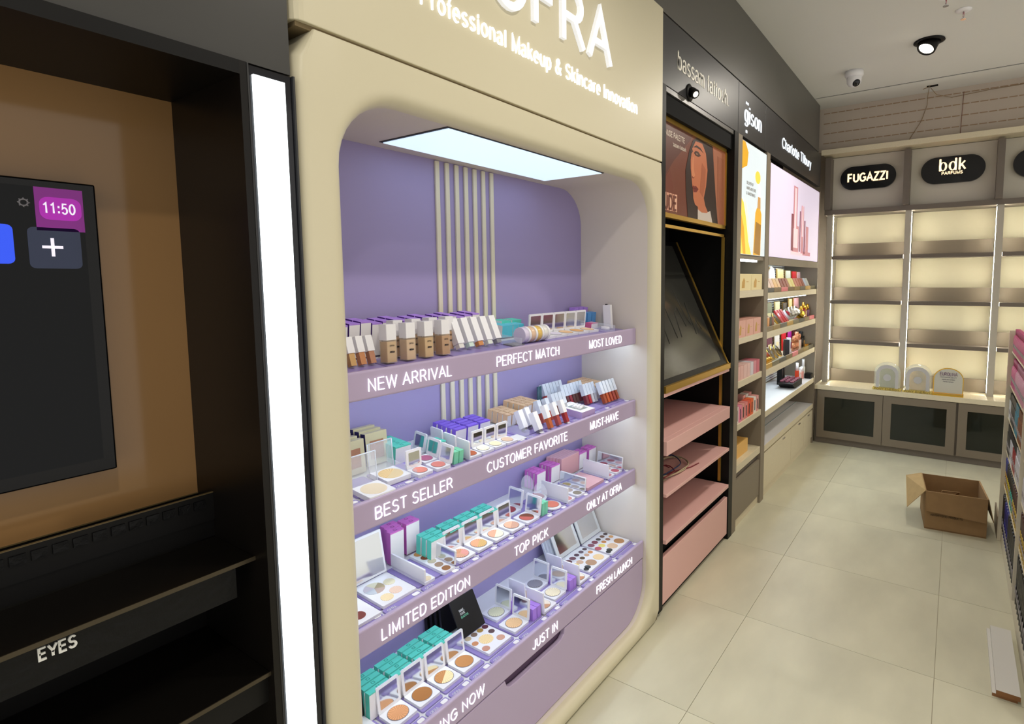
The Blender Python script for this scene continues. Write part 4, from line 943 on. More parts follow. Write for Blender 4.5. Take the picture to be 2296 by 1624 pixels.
gp([(.12*math.cos(a)+.1, .10*math.sin(a)+.88) for a in [k*PI/10 for k in range(20)]], 1, my2)
gp([(0, .75), (.2, .8), (.24, .92), (.12, 1), (0, 1)], 2, my_)
gp([(.64+.11*math.cos(a), .74+.06*math.sin(a)) for a in [k*PI/9 for k in range(18)]], 1, my2)
gp([(0, .5), (.1, .46), (.2, .32), (.3, .12), (.42, 0), (0, 0)], 1, my2); gp([(0, .36), (.12, .24), (.2, 0), (.1, 0), (0, .2)], 2, my_); gp([(.1, .5), (.2, .44), (.34, .16), (.3, .12), (.2, .34)], 3, mat('print_pale', '#f6ecc8', .4, emit=.6))
gp([(.5, 0), (.56, .4), (.62, .45), (.76, .45), (.82, .4), (.8, 0)], 3, my_); gp([(.52, .02), (.58, .32), (.8, .3), (.78, 0)], 4, myd)
gp([(.64, .45), (.66, .56), (.76, .56), (.77, .45)], 4, mat('print_cap', '#c99a5c', .4, emit=.4)); gp([(.67, .56), (.68, .66), (.75, .66), (.75, .56)], 4, mat('print_white', '#f4f4f2', .4, emit=.6))
m_pt = mat('print_brown', '#7d6a4c', .5)
for i, tx in enumerate(('DELIVER OF', 'MORE MOISTURE', '& SMOOTHNESS')): wall_text(MB(), tx, 3.29, 3.29+(.13, .18, .17)[i], 2.05-.03*i, .016, 1.0398, .14, .0003).build('print', m_pt, f_)
e, f_ = lightbox('lightbox', 'wide lightbox with rosy lipsticks and compacts on pale lavender', 3.762, 5.35, 1.64, 2.258, mat('lav_face', '#ded3ea', .5, emit=.46))
cp_ = lp_(3.775, 5.34, 1.648, 2.25, f_)
r1 = mat('print_rosegold', '#c48a92', .4, emit=.45); r2_ = mat('print_rosedark', '#8a4656', .4, emit=.3); r3 = mat('print_rosepale', '#e6c6cc', .4, emit=.6)
for (a, b, z0, z1, m) in ((.41, .49, .12, .9, r1), (.43, .47, .3, .88, r3), (.375, .42, .1, .55, r2_), (.40, .53, .08, .42, r1), (.42, .51, .14, .38, r3), (.54, .56, .1, .62, r2_), (.575, .63, .08, .7, r1), (.59, .615, .3, .7, r3), (.64, .665, .08, .52, r2_), (.68, .74, .08, .45, r1), (.60, .80, .06, .11, r1), (.37, .62, .05, .09, r3)):
    cp_([(a, z0), (b, z0), (b, z1), (a, z1)], 1+int(a*100) % 5, m)
h = shelving('wide_shelf_bay', 'wide lit shelf bay full of lipsticks, palettes and testers', 3.77, 5.335, (3.7555, 3.77), (5.335, 5.357), [(1.362, 1.405), (1.098, 1.142), (.842, .884), (.562, .604), (.325, .366)], 2.26, .31, [(3.77, 4.55), (4.55, 5.0), (5.0, 5.335)], m_creamwood, mat('taupe_plum', '#6a5a55', .6), m_creamwood)
for z in (1.602, 1.351, 1.087, .831): MB().box(3.80, 1.10, z, 5.2, 1.12, z+.01).build('led_strip', m_ledcool, h)
q = MB()
for (z0, z1) in ((1.41, 1.61), (1.145, 1.36), (.888, 1.095), (.608, .84)):
    zz = z0+.01
    while zz < z1: q.box(3.775, 1.322, zz, 5.333, 1.33, zz+.012); zz += .02
q.build('slatted_back', mat('slat_white', '#d5d5d0', .4), h)
for z in (.604, .366): MB().box(3.771, 1.043, z, 5.334, 1.32, z+.0004).build('shelf_top', m_shelfwhite, h)
MB().box(3.77, 1.18, .3675, 5.335, 1.186, .369).build('glass_rail', mat('rail_glass', '#9fb3b8', .1), h)
MB().box(3.765, 1.034, 1.59, 5.34, 1.045, 1.64).build('valance', m_taupe, h)
for x in (4.30, 4.80, 5.15): MB().box(x-.03, 1.034, .292, x+.03, 1.044, .30).build('handle', m_chrome, h)
# boxes in the narrow bay
def bx(name, label, cat, x, y, z, sx, sy, h_, m, group=None, motif=None, rz=0):
    mb = MB().box(-sx/2, -sy/2, 0, sx/2, sy/2, h_, 0)
    mats = [m]
    if motif:
        mats.append(motif)
        mb.prism([(-sx*.28, h_*.15), (-sx*.05, h_*.15), (-sx*.02, h_*.6), (-sx*.12, h_*.75), (-sx*.26, h_*.5)], -sy/2-.0006, -sy/2+.0002, 'y', 1)
        mb.box(sx*.1, -sy/2-.0006, h_*.5, sx*.28, -sy/2, h_*.54, 1)
    return tag(link(name, mb.mesh(name, mats), None, T((x, y, z)) @ RZ(rz)), label, cat, group)
m_creambox = mat('cream_box', '#ecdca8', .5); m_pinkbox = mat('salmon_box', '#e0ab9c', .5); m_motif = mat('gold_motif', '#c99a3a', .4)
for i in range(2): bx('gift_carton', 'cream gift carton with gold motif, %s of two on the upper shelf' % ('left', 'right')[i], 'carton', 3.325+.233*i, 1.108, 1.4305, .225, .12, .098, m_creambox, None, m_motif)
for i in range(3): bx('gift_carton', 'salmon pink carton with gold motif, %s of three' % ('left', 'middle', 'right')[i], 'carton', 3.274+.157*i, 1.098, 1.1525, .15, .10, .10, m_pinkbox, None, m_motif)
cs = ('#e6b8b0', '#e6b8b0', '#e8c2bb', '#e8c2bb', '#dcd6de', '#d88f9c', '#d0707f')
for i, cc in enumerate(cs): bx('slim_carton', ('pale pink slim carton in the left pair', 'pale pink slim carton in the left pair', 'light blush slim carton in the middle pair', 'light blush slim carton in the middle pair', 'lavender white slim carton', 'rose slim carton next to the red-pink one', 'red-pink slim carton at the right end')[i]+', third shelf of narrow bay', 'carton', 3.232+.066*i, 1.093, .8965, .058, .09, .082, mat('slim_'+cc.strip('#'), cc, .5), 'slim cartons, narrow bay')
cs = ('#e9d9d6', '#e88aa6', '#e29a94', '#e08a86', '#e0624a', '#e86f3c', '#ece4dc', '#e2a39c')
nm = ('off-white', 'hot pink', 'salmon', 'coral', 'vermilion', 'orange', 'white', 'dusty pink')
for i, cc in enumerate(cs):
    mb = MB().box(-.024, -.022, 0, .024, .022, .10); mb.box(-.008, -.0226, .015, .006, -.022, .08, 1)
    tag(link('lipstick_carton', mb.mesh('lipstick_carton', [mat('lc_'+cc.strip('#'), cc, .5), m_dark]), None, T((3.225+.058*i, 1.070, .6405))), '%s upright lip carton with dark tube print, narrow bay' % nm[i], 'carton', 'lip cartons, front row')
for i, cc in enumerate(('#e2a39c', '#e8e0da', '#e2a39c')): bx('lipstick_carton', '%s lip carton in the rear row at the right' % ('left dusty pink', 'white', 'right dusty pink')[i], 'carton', 3.50+.065*i, 1.118, .6405, .05, .045, .118, mat('lc_'+cc.strip('#'), cc, .5))
bx('wide_carton', 'peach yellow carton on the lowest shelf of narrow bay', 'carton', 3.42, 1.15, .3905, .25, .14, .085, mat('peach_box', '#e8b868', .5))
# goods in the wide bay
def rodm(name, prof, m): return MB().lathe(prof, seg=14).mesh(name, m)
m_rosegold = mat('rose_gold', '#c98a6a', .2, metal=.9); m_goldm = mat('polished_gold', '#d9b04a', .15, metal=1)
def card_stand(x, y, z, w_, h_, c_, label, top=False):
    mb = MB()
    poly = [(-w_/2, 0), (w_/2, 0), (w_/2, h_*.7)]+[(w_/2*math.cos(a), h_*.7+h_*.3*math.sin(a)) for a in [PI*k/10 for k in range(1, 10)]]+[(-w_/2, h_*.7)] if top else [(-w_/2, 0), (w_/2, 0), (w_/2, h_), (-w_/2, h_)]
    p = mb.prism(poly, -.004, .004, 'y').mesh('panel', mat('cs_'+c_.strip('#'), c_, .4))
    fr_ = MB().prism([(a*1.08, b*1.03) for a, b in poly], .0045, .007, 'y').mesh('frame', m_goldm)
    pt = MB().box(-w_*.3, -.0048, h_*.3, w_*.3, -.004, h_*.5).mesh('print', m_goldm if top else m_creambox)
    item('display_card', label, 'display card', T((x, y, z)) @ RX(-.05), [('panel', p, [('print', pt)]), ('frame', fr_)])
for i, (x, w_, h_, c_, lb_, tp) in enumerate(((4.44, .08, .15, '#e8a8b4', 'pink card behind the arched card', False), (4.57, .17, .185, '#f0f0ee', 'arched white card with gold rim', True), (4.78, .19, .17, '#e6d090', 'cream and gold card', False), (4.985, .15, .16, '#cfcdb8', 'pale khaki card', False), (5.16, .16, .155, '#c8202c', 'red card', False), (5.265, .1, .15, '#e0b8c0', 'blush card', False))):
    card_stand(x, 1.235-.012*i, 1.406, w_, h_, c_, '%s standing at the back, top shelf of wide bay' % lb_, tp)
for i, (x, w_, h_, c_) in enumerate(((4.58, .17, .16, '#8a8a6c'), (4.775, .14, .165, '#e2d6a8'), (4.96, .14, .15, '#5c5450'), (5.09, .15, .18, '#e0c48c'), (5.20, .16, .185, '#d9a4a8'))):
    card_stand(x, 1.245-.018*i, 1.143, w_, h_, c_, '%s card standing at the back of the second shelf, wide bay' % ('olive', 'champagne', 'dark taupe', 'tan gold', 'rose')[i])
for i, (x, w_, h_, c_) in enumerate(((4.62, .16, .16, '#6a3c48'), (4.80, .14, .17, '#d9d4ca'), (4.97, .13, .19, '#c81e28'), (5.12, .13, .17, '#a8288c'), (5.24, .14, .19, '#4a1818'))):
    card_stand(x, 1.245-.014*i, .885, w_, h_, c_, '%s card standing at the back of the third shelf, wide bay' % ('plum', 'ivory', 'scarlet', 'magenta', 'oxblood')[i])
cols = ['#d9a894', '#e6cfc0', '#e8c4b0', '#e8bf88', '#e6c49c', '#8a5048', '#96584c', '#a0685a', '#e0d08c', '#e6d890', '#c0806e', '#b87868', '#a86a58', '#9a5f52', '#c2cad4', '#d0d2cc']
for i, c_ in enumerate(cols):
    item('tilted_palette', 'slanted %s palette, number %d from the left, top shelf of wide bay' % (('rosy', 'pale', 'peach', 'apricot', 'sand', 'maroon', 'chestnut', 'tawny', 'lemon', 'straw', 'terracotta', 'rose brown', 'copper', 'mocha', 'silver blue', 'silver')[i], i+1), 'makeup palette', T((3.93+.0885*i, 1.088, 1.414)) @ RX(-.4), [
        ('case', cached(('tp', c_), lambda: MB().box(-.034, -.006, 0, .034, .006, .092).mesh('case', mat('tp_'+c_.strip('#'), c_, .3)))), ('foot', cached('tpf', lambda: MB().box(-.036, -.02, -.006, .036, -.004, .016).mesh('foot', m_goldm)))], 'slanted palettes, wide bay')
lab = ['#2a2a2c', '#6d5420', '#e07a84', '#6d5420', '#8a7028', '#4a4438', '#b8923a', '#6d664c']
for k, z in enumerate((1.406, 1.143, .885)):
    for i in range(8):
        c_ = lab[(i+k*3) % 8]
        tag(link('price_strip', cached(('ps', c_), lambda: MB().box(0, -.006, 0, .188, .006, .030).mesh('price_strip', mat('ps_'+c_.strip('#'), c_, .35))), None, T((3.785+.193*i, 1.056, z))), '%s label block along the front of the %s shelf, wide bay' % (('black', 'bronze', 'coral', 'bronze', 'old gold', 'olive black', 'gold', 'khaki')[(i+k*3) % 8], ('top', 'second', 'third')[k]), 'label block', 'label blocks, %s shelf of the wide bay' % ('top', 'second', 'third')[k])
def tilt_disc(x, y, z, r, c_, label):
    item('round_compact', label, 'makeup compact', T((x, y, z)) @ RX(.95), [('disc', MB().lathe([(0, 0), (r, 0), (r*1.02, .006), (r, .012), (0, .012)], seg=26).mesh('disc', mat('rc_'+c_.strip('#'), c_, .2))), ('rim', MB().lathe([(r, .002), (r*1.08, .004), (r*1.08, .010), (r, .012)], seg=26).mesh('rim', m_goldm))])
for i in range(4): bx('slim_palette', 'slanted slim palette at the left end of second shelf, wide bay', 'makeup palette', 3.90+.06*i, 1.085, 1.1425, .05, .012, .085, mat('sp%d' % (i % 3), ('#8a4a3c', '#e0a060', '#2a2422')[i % 3], .35), 'slim palettes, second shelf')
tilt_disc(4.10, 1.13, 1.20, .055, '#c47c76', 'slanted round compact with rose lid, second shelf of wide bay')
tilt_disc(4.27, 1.11, 1.19, .055, '#3a3a3c', 'slanted round compact with charcoal lid and gold rim')
for i in range(3): item('blush_tester', 'slanted red tester with glossy front, %s of three' % ('left', 'middle', 'right')[i], 'tester', T((4.41+.075*i, 1.09, 1.156)) @ RX(-.6), [('panel', cached('bt', lambda: MB().prism(rrect(-.03, 0, .03, .12, .02, 4), -.006, .006, 'y').mesh('panel', mat('bt_red', '#b03038', .15)))), ('stand', cached('bts', lambda: MB().box(-.02, .006, 0, .02, .03, .05).mesh('stand', m_clear)))], 'red slanted testers')
for i in range(3): item('cream_jar', 'clear and white tilted cream jar on the second shelf, %s' % ('left', 'middle', 'right')[i], 'jar', T((4.62+.10*i, 1.15, 1.19)) @ RX(.9), [('jar', cached('cj', lambda: MB().lathe([(.036, 0), (.04, .01), (.04, .05), (.03, .055)], seg=22).mesh('jar', m_bgloss))), ('lid', cached('cjl', lambda: MB().lathe([(.041, .055), (.041, .085), (.036, .09)], seg=22).mesh('lid', m_chrome)))], 'tilted cream jars')
item('gold_jar', 'polished gold faceted jar on the second shelf of wide bay', 'jar', T((4.93, 1.11, 1.175)) @ RX(.5), [('jar', MB().lathe([(.03, 0), (.05, .02), (.05, .05), (.03, .07), (0, .072)], seg=10, smooth=False).mesh('jar', m_goldm))])
def perfume(x, y, z, h_, c_, label, cap=None):
    item('bottle', label, 'bottle', T((x, y, z)), [('body', MB().prism(rrect(-.02, -.014, .02, .014, .004, 3), 0, h_*.6).mesh('body', mat('pf_'+c_.strip('#'), c_, .15))), ('cap', MB().cyl(.012, h_*.6, h_, seg=14).mesh('cap', cap or m_goldm))])
for i, (x, hh, c_) in enumerate(((5.04, .12, '#c9a8b0'), (5.12, .15, '#a03c50'), (5.19, .12, '#d9b894'), (5.28, .13, '#7d5c7c'))): perfume(x, 1.10, 1.143, hh, c_, '%s bottle with gold cap on the second shelf of wide bay' % ('mauve', 'tall crimson', 'sand', 'violet')[i])
bx('gold_block', 'gold riser block at the right end of second shelf', 'riser', 5.20, 1.082, 1.1431, .10, .03, .026, m_goldm)
# third shelf
for i in range(2): tilt_disc(4.0+.08*i, 1.12, .935, .05, '#e0562c', 'slanted orange round compact with gold rim, %s of two' % ('left', 'right')[i])
for i in range(4): perfume(3.87+.05*i, 1.082, .8845, .06, '#c89c4c', 'short gold-capped bottle at the shelf front, %s of four' % ('first', 'second', 'third', 'fourth')[i])
for i in range(3): tilt_disc(4.19+.1*i, 1.13, .945, .05, ('#cfd0d6', '#d9d0b8', '#8a7f68')[i], 'slanted %s round compact on the third shelf' % ('silver', 'pearl', 'taupe')[i])
bx('box_set', 'charcoal upright box leaning on the third shelf of wide bay', 'carton', 4.60, 1.11, .885, .07, .03, .13, m_dark, rz=.5)
bx('box_set', 'ivory upright box beside the charcoal box', 'carton', 4.69, 1.115, .885, .06, .03, .135, m_shelfwhite, rz=.3)
for i in range(4): item('lipstick', 'rose gold bullet lipstick, %s of four on third shelf' % ('first', 'second', 'third', 'fourth')[i], 'lipstick', T((4.78+.045*i, 1.10, .900)), [('tube', cached('lt', lambda: rodm('tube', [(.014, 0), (.014, .07), (.012, .07)], m_rosegold))), ('bullet', cached('lbu', lambda: rodm('bullet', [(.011, .07), (.011, .10), (.006, .125), (0, .13)], m_rosegold)))], 'bullet lipsticks')
bx('lip_riser', 'clear riser under the bullet lipsticks', 'riser', 4.85, 1.11, .8845, .22, .08, .0155, m_shelfwhite)
for i, c_ in enumerate(('#c9505c', '#d98a7c', '#e8d8d0', '#e0c0b8', '#1c1a1c', '#1c1a1c', '#b88a4a')): perfume(5.0+.046*i, 1.13, .885, (.16, .155, .13, .13, .15, .14, .10)[i], c_, '%s slim bottle in the row of seven, third shelf of wide bay' % ('scarlet', 'salmon', 'cream', 'nude', 'left black', 'right black', 'bronze')[i], m_rosegold if i < 4 else m_black)
bx('tray_block', 'gold tray at the right end of third shelf', 'tray', 5.26, 1.082, .885, .11, .03, .035, m_goldm)
# fourth shelf
e = root('tester_tray', 'black angular tray holding tester pots on the white shelf', 'tray', (4.8, 1.1, .6045))
MB().prism([(4.62, .655), (4.72, .6045), (4.85, .6045), (4.96, .6045), (4.96, .655)], 1.06, 1.18, 'y').build('body', m_black, e)
q = MB()
for i in range(5):
    for j in range(3): q.cyl(.015, .655, .668, (4.69+.055*i, 1.08+.04*j, 0), seg=12)
q.build('tester_pots', mat('pot_plum', '#8a4a5c', .3), e)
for i in range(2): bx('black_tube', 'black square tube behind the tester tray, %s' % ('left', 'right')[i], 'tube', 4.83+.06*i, 1.21, .6045, .04, .04, .15, m_black)
for i, (x, c_, hh) in enumerate(((5.04, '#d8482c', .165), (5.11, '#ecebe8', .09), (5.17, '#e6a8a0', .11), (5.22, '#e89a94', .11), (5.27, '#f0eeea', .17))): perfume(x, 1.12, .6045, hh, c_, '%s bottle with white cap on the fourth shelf' % ('orange', 'short white', 'pink', 'salmon', 'tall white')[i], m_white)
bx('black_plinth', 'black lettered block at the right end of fourth shelf', 'block', 5.29, 1.075, .6045, .08, .05, .045, m_black)
bx('red_card', 'magenta and black card standing behind the black tubes', 'display card', 5.0, 1.26, .6045, .08, .006, .20, mat('mag_card', '#a8204c', .3))
e = root('purple_cloth', 'crumpled purple cloth left on the low white counter', 'cloth', (3.80, 1.09, .367))
MB().prism([(3.775, .367), (3.86, .367), (3.84, .385), (3.80, .40), (3.775, .405)], 1.06, 1.12, 'y').build('cloth', mat('purple_cloth', '#3a2a8a', .8), e, bev=.006)
# ------------------------------------------------------------------ shelving on the back wall
bu = root('wall_shelving', 'taupe and cream wall shelving with glowing empty shelves and glass-door cupboards', 'shelving', (5.6, .3, 0))
YL, YR = 1.03, -1.15
MB().box(5.365, YR, .497, 5.90, YL+.005, .537).build('counter', m_creamwood, bu, bev=.002)
MB().box(5.40, YR, 0, 5.90, YL, .05).build('plinth', m_taupe_d, bu)
MB().box(5.39, YR, .05, 5.90, YL, .497).build('carcass', m_taupe_d, bu)
def door(y0, y1):          # framed door with a dark pane, y0 > y1
    d = MB(); z0, z1 = .058, .493; w_ = .062
    d.box(5.372, y1, z0, 5.39, y0, z0+w_); d.box(5.372, y1, z1-w_, 5.39, y0, z1)
    d.box(5.372, y1, z0+w_, 5.39, y1+w_, z1-w_); d.box(5.372, y0-w_, z0+w_, 5.39, y0, z1-w_)
    o = d.build('cupboard_door', mat('taupe_door', '#776c5d', .5), bu)
    MB().box(5.378, y1+w_, z0+w_, 5.386, y0-w_, z1-w_).build('pane', m_glass, o)
for y0, y1 in ((1.012, .484), (.480, -.040), (-.056, -.57), (-.574, -1.1)): door(y0, y1)
MB().box(5.80, YR, .537, 5.82, YL, 2.585).build('back_panel', m_backcream, bu)
UP = [.965, .345, -.285, -.915]
for y in UP:
    u = MB().box(5.55, y-.0, .537, 5.80, y+.045, 2.07).build('upright', mat('upright_grey', '#b9b3a6', .5), bu)
    for s in (-1, 1):
        yy = y-.0016 if s < 0 else y+.045
        MB().box(5.600, yy, .56, 5.608, yy+.0016, 2.06).build('led_strip', m_ledwarm, u)
MB().box(5.53, YR, 2.07, 5.80, YL, 2.112).build('ledge', m_taupe_d, bu)
for i in range(3):
    ya, yb = UP[i]-.0045, UP[i+1]+.0495
    for z in (.935, 1.30, 1.70):
        MB().box(5.555, yb, z-.032, 5.80, ya, z).build('shelf', m_taupe_d, bu)
        MB().box(5.70, yb, z, 5.71, ya, z+.115).build('riser', MATS['taupe_door'], bu)
    MB().box(5.70, yb, .5372, 5.71, ya, .65).build('riser', MATS['taupe_door'], bu)
# sign compartments above
MB().box(5.62, YR, 2.112, 5.64, YL, 2.585).build('sign_panel', m_signpanel, bu)
for y in (.985, .37, -.262, -.9): MB().box(5.49, y-.005, 2.112, 5.62, y+.042, 2.57).build('divider', m_taupe_d, bu)
q = MB(); q.box(5.375, YR, 2.588, 5.62, 1.04, 2.61); q.box(5.365, YR, 2.575, 5.385, 1.04, 2.618)
q.build('cornice', m_creamwood, bu)
def pill(y0, y1, z0, z1, label, text=None, sub=None, thin=None):
    e = root('logo_plaque', label, 'sign', (5.6, (y0+y1)/2, z0))
    r = (z1-z0)/2
    MB().prism(rrect(y1, z0, y0, z1, r-.0005, 10), 5.585, 5.62, 'x').build('plaque', m_blackgloss, e)
    return e
m_lw = mat('letter_warm', '#ffdcae', .4, emit=1.5)
def btext(s, y0, y1, z, h_, stroke, e, thin=None, serif=0):      # reads along -y, faces -x
    lettering(MB(), s, h_, y0-y1, lambda u, v, d: (5.585-d, y0-u, z+v), stroke, thin, .004, 0, serif).build('lettering', m_lw, e)
e = pill(.915, .475, 2.285, 2.487, 'black pill-shaped plaque with glowing sans brand name'); btext('FUGAZZI', .855, .535, 2.355, .066, .2, e)
e = pill(.292, -.150, 2.275, 2.490, 'black pill-shaped plaque with glowing lowercase serif logo'); btext('bdk', .165, -.02, 2.378, .092, .16, e, .05, .07); btext('PARFUMS', .145, .0, 2.345, .022, .2, e)
e = pill(-.325, -.765, 2.27, 2.487, 'black pill-shaped plaque cut off by the right photo edge')
# trophies on the counter
m_crystal = mat('crystal', '#e9f0e6', .02, alpha=.28, spec=1.0)
m_frost = mat('frosted_band', '#c4c2c2', .5, alpha=.85)
def arch(w_, h_, n=14, y=0):
    r = w_/2
    return [(y-w_/2, 0), (y+w_/2, 0)]+[(y+r*math.cos(PI*k/n), h_-r*.9+r*.9*math.sin(PI*k/n)) for k in range(n+1)]
def trophy(yc, label, back):
    e = root('crystal_trophy', label, 'trophy', (5.43, yc, .537))
    MB().box(5.40, yc-.108, .537, 5.47, yc+.108, .556).build('base', mat('amber_base', '#d3ba62', .1), e, bev=.003)
    a = [(y, z+.556) for y, z in arch(.20, .222, 14, yc)]
    MB().prism(a, 5.415, 5.455, 'x').build('block', m_crystal, e, bev=.008)
    o_ = [(y, z+.556) for y, z in arch(.17, .20, 14, yc)]; i_ = [(y, z+.556) for y, z in arch(.12, .17, 14, yc)]
    mb = MB(); n = len(o_)
    f1 = [(5.4135, *p) for p in o_]; f2 = [(5.4135, *p) for p in i_]
    mb.quadring([f1, f2], True, 0, False); mb.quadring([[(5.414, *p) for p in o_], [(5.414, *p) for p in i_]], True, 0, False)
    mb.build('etched_band', m_frost, e)
    MB().prism([(y, z+.556) for y, z in i_] and [(p[0], p[1]) for p in i_], 5.456, 5.4575, 'x').build('backing', back, e)
    MB().cyl(.03, 5.4125, 5.4145, (0, yc, .645), 'x', 24).build('seal', m_frost, e)
    lettering(MB(), 'PONY ENERGY', .016, .19, lambda u, v, d: (5.40-d, yc+.095-u, .5395+v), .2, depth=.001).build('print', mat('print_olive', '#6d5c22', .4), e)
trophy(.462, 'crystal arch trophy with dark olive centre, left on the counter', mat('trophy_olive', '#8a7d3c', .2))
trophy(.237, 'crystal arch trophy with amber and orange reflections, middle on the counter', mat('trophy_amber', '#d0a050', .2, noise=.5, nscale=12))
e = root('acrylic_award', 'frosted acrylic award plaque with gold rim, right of the trophies', 'award', (5.43, .022, .537))
MB().box(5.39, -.085, .537, 5.47, .128, .553).build('base', m_goldm, e)
a = [(y, z+.553) for y, z in arch(.208, .21, 16, .022)]
MB().prism(a, 5.43, 5.438, 'x').build('rim', m_goldm, e)
MB().prism([(y, z+.556) for y, z in arch(.196, .2, 16, .022)], 5.4265, 5.432, 'x').build('plaque', mat('award_frost', '#c3c1b6', .4), e)
lettering(MB(), 'EUROLINA', .026, .12, lambda u, v, d: (5.4265-d, .082-u, .70+v), .2, depth=.0008).build('print', mat('print_mauve', '#8a7684', .5), e)
for i, tx in enumerate(('PROFESSIONAL BEAUTY', 'natural and confident', 'Perfect formula')): lettering(MB(), tx, .009, (.115, .09, .07)[i], lambda u, v, d: (5.4265-d, (.08, .067, .057)[i]-u, .682-.018*i+v), .16, depth=.0006).build('print', m_grey, e)
# ------------------------------------------------------------------ gondola of bottles on the right
go = root('bottle_gondola', 'white gondola shelving packed with bottles along the right photo edge', 'shelving', (3.1, -.4, 0))
MB().box(3.885, -.57, 0, 3.905, -.256, 1.205).build('end_panel', m_cream, go)
MB().box(2.28, -.57, 0, 2.30, -.256, 1.205).build('end_panel', m_cream, go)
MB().box(2.30, -.57, 0, 3.885, -.55, 1.205).build('back_panel', m_shelfwhite, go)
MB().box(2.30, -.55, 0.0, 3.885, -.272, .084).build('plinth', m_cream, go)
MB().box(3.0, -.55, .084, 3.016, -.262, 1.09).build('divider', m_cream, go)
GZ = [1.092, .905, .722, .535, .335, .085]
for z in GZ[:-1]: MB().box(2.30, -.55, z-.007, 3.885, -.271, z).build('shelf', m_creamwood, go)
def bottle_me(key, w_, d_, h_, body, cap, shape):
    def mk():
        mb = MB()
        if shape == 'round':
            mb.lathe([(w_*.5, 0), (w_*.52, .004), (w_*.52, h_*.62), (w_*.42, h_*.72), (w_*.3, h_*.75)], seg=14, mi=0); b = mb.mesh('body', body)
            c_ = MB().lathe([(w_*.32, h_*.75), (w_*.33, h_*.98), (w_*.28, h_), (0, h_)], seg=14).mesh('cap', cap)
        elif shape == 'tube':
            b = MB().lathe([(w_*.5, 0), (w_*.5, h_*.5), (w_*.5, h_*.52)], seg=14).mesh('body', body)
            c_ = MB().lathe([(w_*.5, h_*.52), (w_*.5, h_*.96), (w_*.46, h_), (0, h_)], seg=14).mesh('cap', cap)
        else:
            b = MB().box(-w_/2, -d_/2, 0, w_/2, d_/2, h_*.72).mesh('body', body)
            c_ = MB().box(-w_*.42, -d_*.42, h_*.72, w_*.42, d_*.42, h_).mesh('cap', cap)
        lb_ = MB().box(-w_*.24, d_*.5, h_*.22, w_*.24, d_*.5+.0016, h_*.36).mesh('label', mat('label_grey', '#a9a4a6', .5))
        return b, c_, lb_
    return cached(key, mk)
GC = [  # per shelf: runs of (count, pitch, colour, cap, shape, height, words)
    [(37, .04, '#c0447c', '#b03a70', 'round', .125, 'magenta lotion bottle on the top gondola shelf')],
    [(6, .04, '#c0447c', '#b03a70', 'round', .15, 'magenta lotion bottle on the second gondola shelf'), (31, .04, '#c98aa4', '#c07f9c', 'round', .15, 'dusty pink lotion bottle on the second gondola shelf')],
    [(3, .04, '#d0d4d8', '#26262a', 'box', .14, 'white boxed bottle on the third gondola shelf'), (6, .04, '#2a2c30', '#26262a', 'box', .15, 'black boxed bottle on the third gondola shelf'), (4, .04, '#3c8aa4', '#2f7d98', 'box', .15, 'teal blue boxed bottle on the third gondola shelf'), (24, .04, '#8a5230', '#7d4a2c', 'box', .15, 'brown boxed bottle on the third gondola shelf')],
    [(5, .04, '#26262a', '#1c1c20', 'box', .15, 'black bottle on the fourth gondola shelf'), (4, .04, '#d4d4dc', '#26262a', 'box', .15, 'white bottle on the fourth gondola shelf'), (4, .04, '#a0222e', '#26262a', 'box', .15, 'red bottle on the fourth gondola shelf'), (20, .04, '#d4d4dc', '#c8c8d0', 'box', .15, 'plain white carton on the fourth gondola shelf')],
    [(3, .04, '#c89a3a', '#2c348a', 'tube', .16, 'yellow tube with blue cap on the fifth gondola shelf'), (5, .04, '#d8c22c', '#1c1c20', 'tube', .16, 'bright yellow tube with black cap on the fifth gondola shelf'), (4, .04, '#3fb8a8', '#1c1c20', 'tube', .16, 'turquoise tube with black cap on the fifth gondola shelf'), (25, .04, '#c8a83c', '#4a2420', 'tube', .16, 'mustard tube with brown cap on the fifth gondola shelf')],
    [(3, .045, '#1c1c20', '#17171a', 'tube', .2, 'black tube standing on the gondola base'), (5, .045, '#24288a', '#20247c', 'tube', .2, 'royal blue tube standing on the gondola base'), (8, .045, '#34363a', '#1a1a1d', 'tube', .21, 'charcoal tube standing on the gondola base'), (17, .045, '#1a1a1e', '#17171a', 'tube', .22, 'tall black tube near the front of the gondola base')]]
for s, runs in enumerate(GC):
    x = 3.855
    for n, p, bc, cc, shp, hh, words in runs:
        wd = p*.92
        me = bottle_me((bc, cc, shp, hh), wd, wd, hh, mat('gb_'+bc.strip('#'), bc, .35), mat('gb_'+cc.strip('#'), cc, .35), shp)
        for i in range(n):
            if abs(x-3.008) < .03: x = 2.974
            item('bottle', words, 'bottle', T((x, -.2915, GZ[s])), [('body', me[0], [('label', me[2])]), ('cap', me[1])], words)
            x -= p
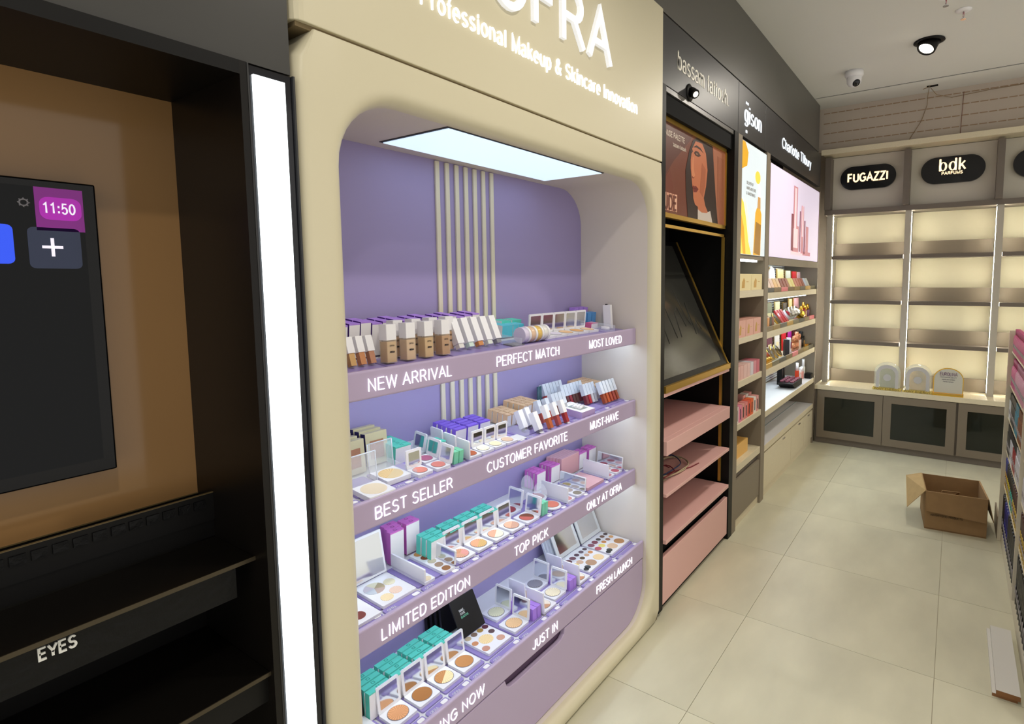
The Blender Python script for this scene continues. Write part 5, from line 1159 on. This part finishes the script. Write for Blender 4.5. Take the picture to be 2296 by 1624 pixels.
# ------------------------------------------------------------------ cardboard box on the floor
def slabq(mb, pts, th, mi=0):
    """thin board from four corners, thickened along its normal"""
    P = [Vector(p) for p in pts]; n = (P[1]-P[0]).cross(P[2]-P[0]).normalized()*th
    b = len(mb.v); mb.v += [tuple(p) for p in P]+[tuple(p+n) for p in P]
    for fc in ((0, 1, 2, 3), (7, 6, 5, 4), (0, 4, 5, 1), (1, 5, 6, 2), (2, 6, 7, 3), (3, 7, 4, 0)):
        mb.f.append(tuple(b+i for i in fc)); mb.m.append(mi); mb.sm.append(False)
    return mb
cb = root('cardboard_box', 'open brown cardboard box standing empty on the tiled floor', 'box', (4.0, -.05, 0))
A, B_, C_, D_ = (3.842, .098), (3.872, -.206), (4.21, -.172), (4.18, .135)     # front-left, front-right, back-right, back-left
HB = .232
for nm, p, q_ in (('front_wall', A, B_), ('side_wall', B_, C_), ('back_wall', C_, D_), ('side_wall', D_, A)):
    slabq(MB(), [(*p, 0), (*q_, 0), (*q_, HB), (*p, HB)], -.004).build(nm, m_brown, cb)
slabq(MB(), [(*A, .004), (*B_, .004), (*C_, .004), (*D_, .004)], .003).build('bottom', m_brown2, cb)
slabq(MB(), [(A[0]-.006, A[1], HB), (B_[0]-.006, B_[1], HB), (B_[0]-.022, B_[1]+.004, HB-.135), (A[0]-.022, A[1]-.008, HB-.115)], .004).build('flap', m_brown, cb)
slabq(MB(), [(*A, HB), (*D_, HB), (D_[0]-.04, D_[1]+.085, HB-.02), (A[0]+.02, A[1]+.095, HB-.13)], .004).build('flap', mat('cardboard_pale', '#b49a6c', .85, noise=.05, nscale=20), cb)
slabq(MB(), [(*B_, HB), (*C_, HB), (C_[0]-.02, C_[1]-.035, HB-.13), (B_[0]+.03, B_[1]-.03, HB-.14)], -.004).build('flap', m_brown, cb)
slabq(MB(), [(3.95, .04, .12), (4.06, -.05, .14), (4.02, -.07, .20), (3.97, .02, .21)], .004).build('inner_flap', m_brown, cb)
q = lettering(MB(), 'ADVERTISING PRODUCTS', .011, .16, lambda u, v, d: (A[0]+.10*(.1+.5*u/.16)*.3-.004-d, .07-u, .086+v), .16, depth=.0006)
q.build('print', mat('ink_brown', '#4a3826', .8), cb)
# loose boards on the floor
e = root('white_board', 'white laminated board lying on top at the gondola foot', 'board', (2.6, -.21, 0))
MB().box(2.384, -.252, .012, 2.835, -.182, .030, 0, mx=1).build('board', [mat('board_white', '#d2cfc8', .5), m_mdf], e)
e = root('white_board', 'second white board underneath, edge showing to the left', 'board', (2.6, -.2, 0))
MB().box(2.39, -.245, 0, 2.838, -.171, .0118, 0, mx=1).build('board', [MATS['board_white'], m_mdf], e)
e = root('grey_board', 'grey panel leaning between the box and the gondola end', 'board', (3.92, -.235, 0))
MB().box(3.91, -.262, 0, 4.16, -.254, .13).build('board', m_taupe, e)
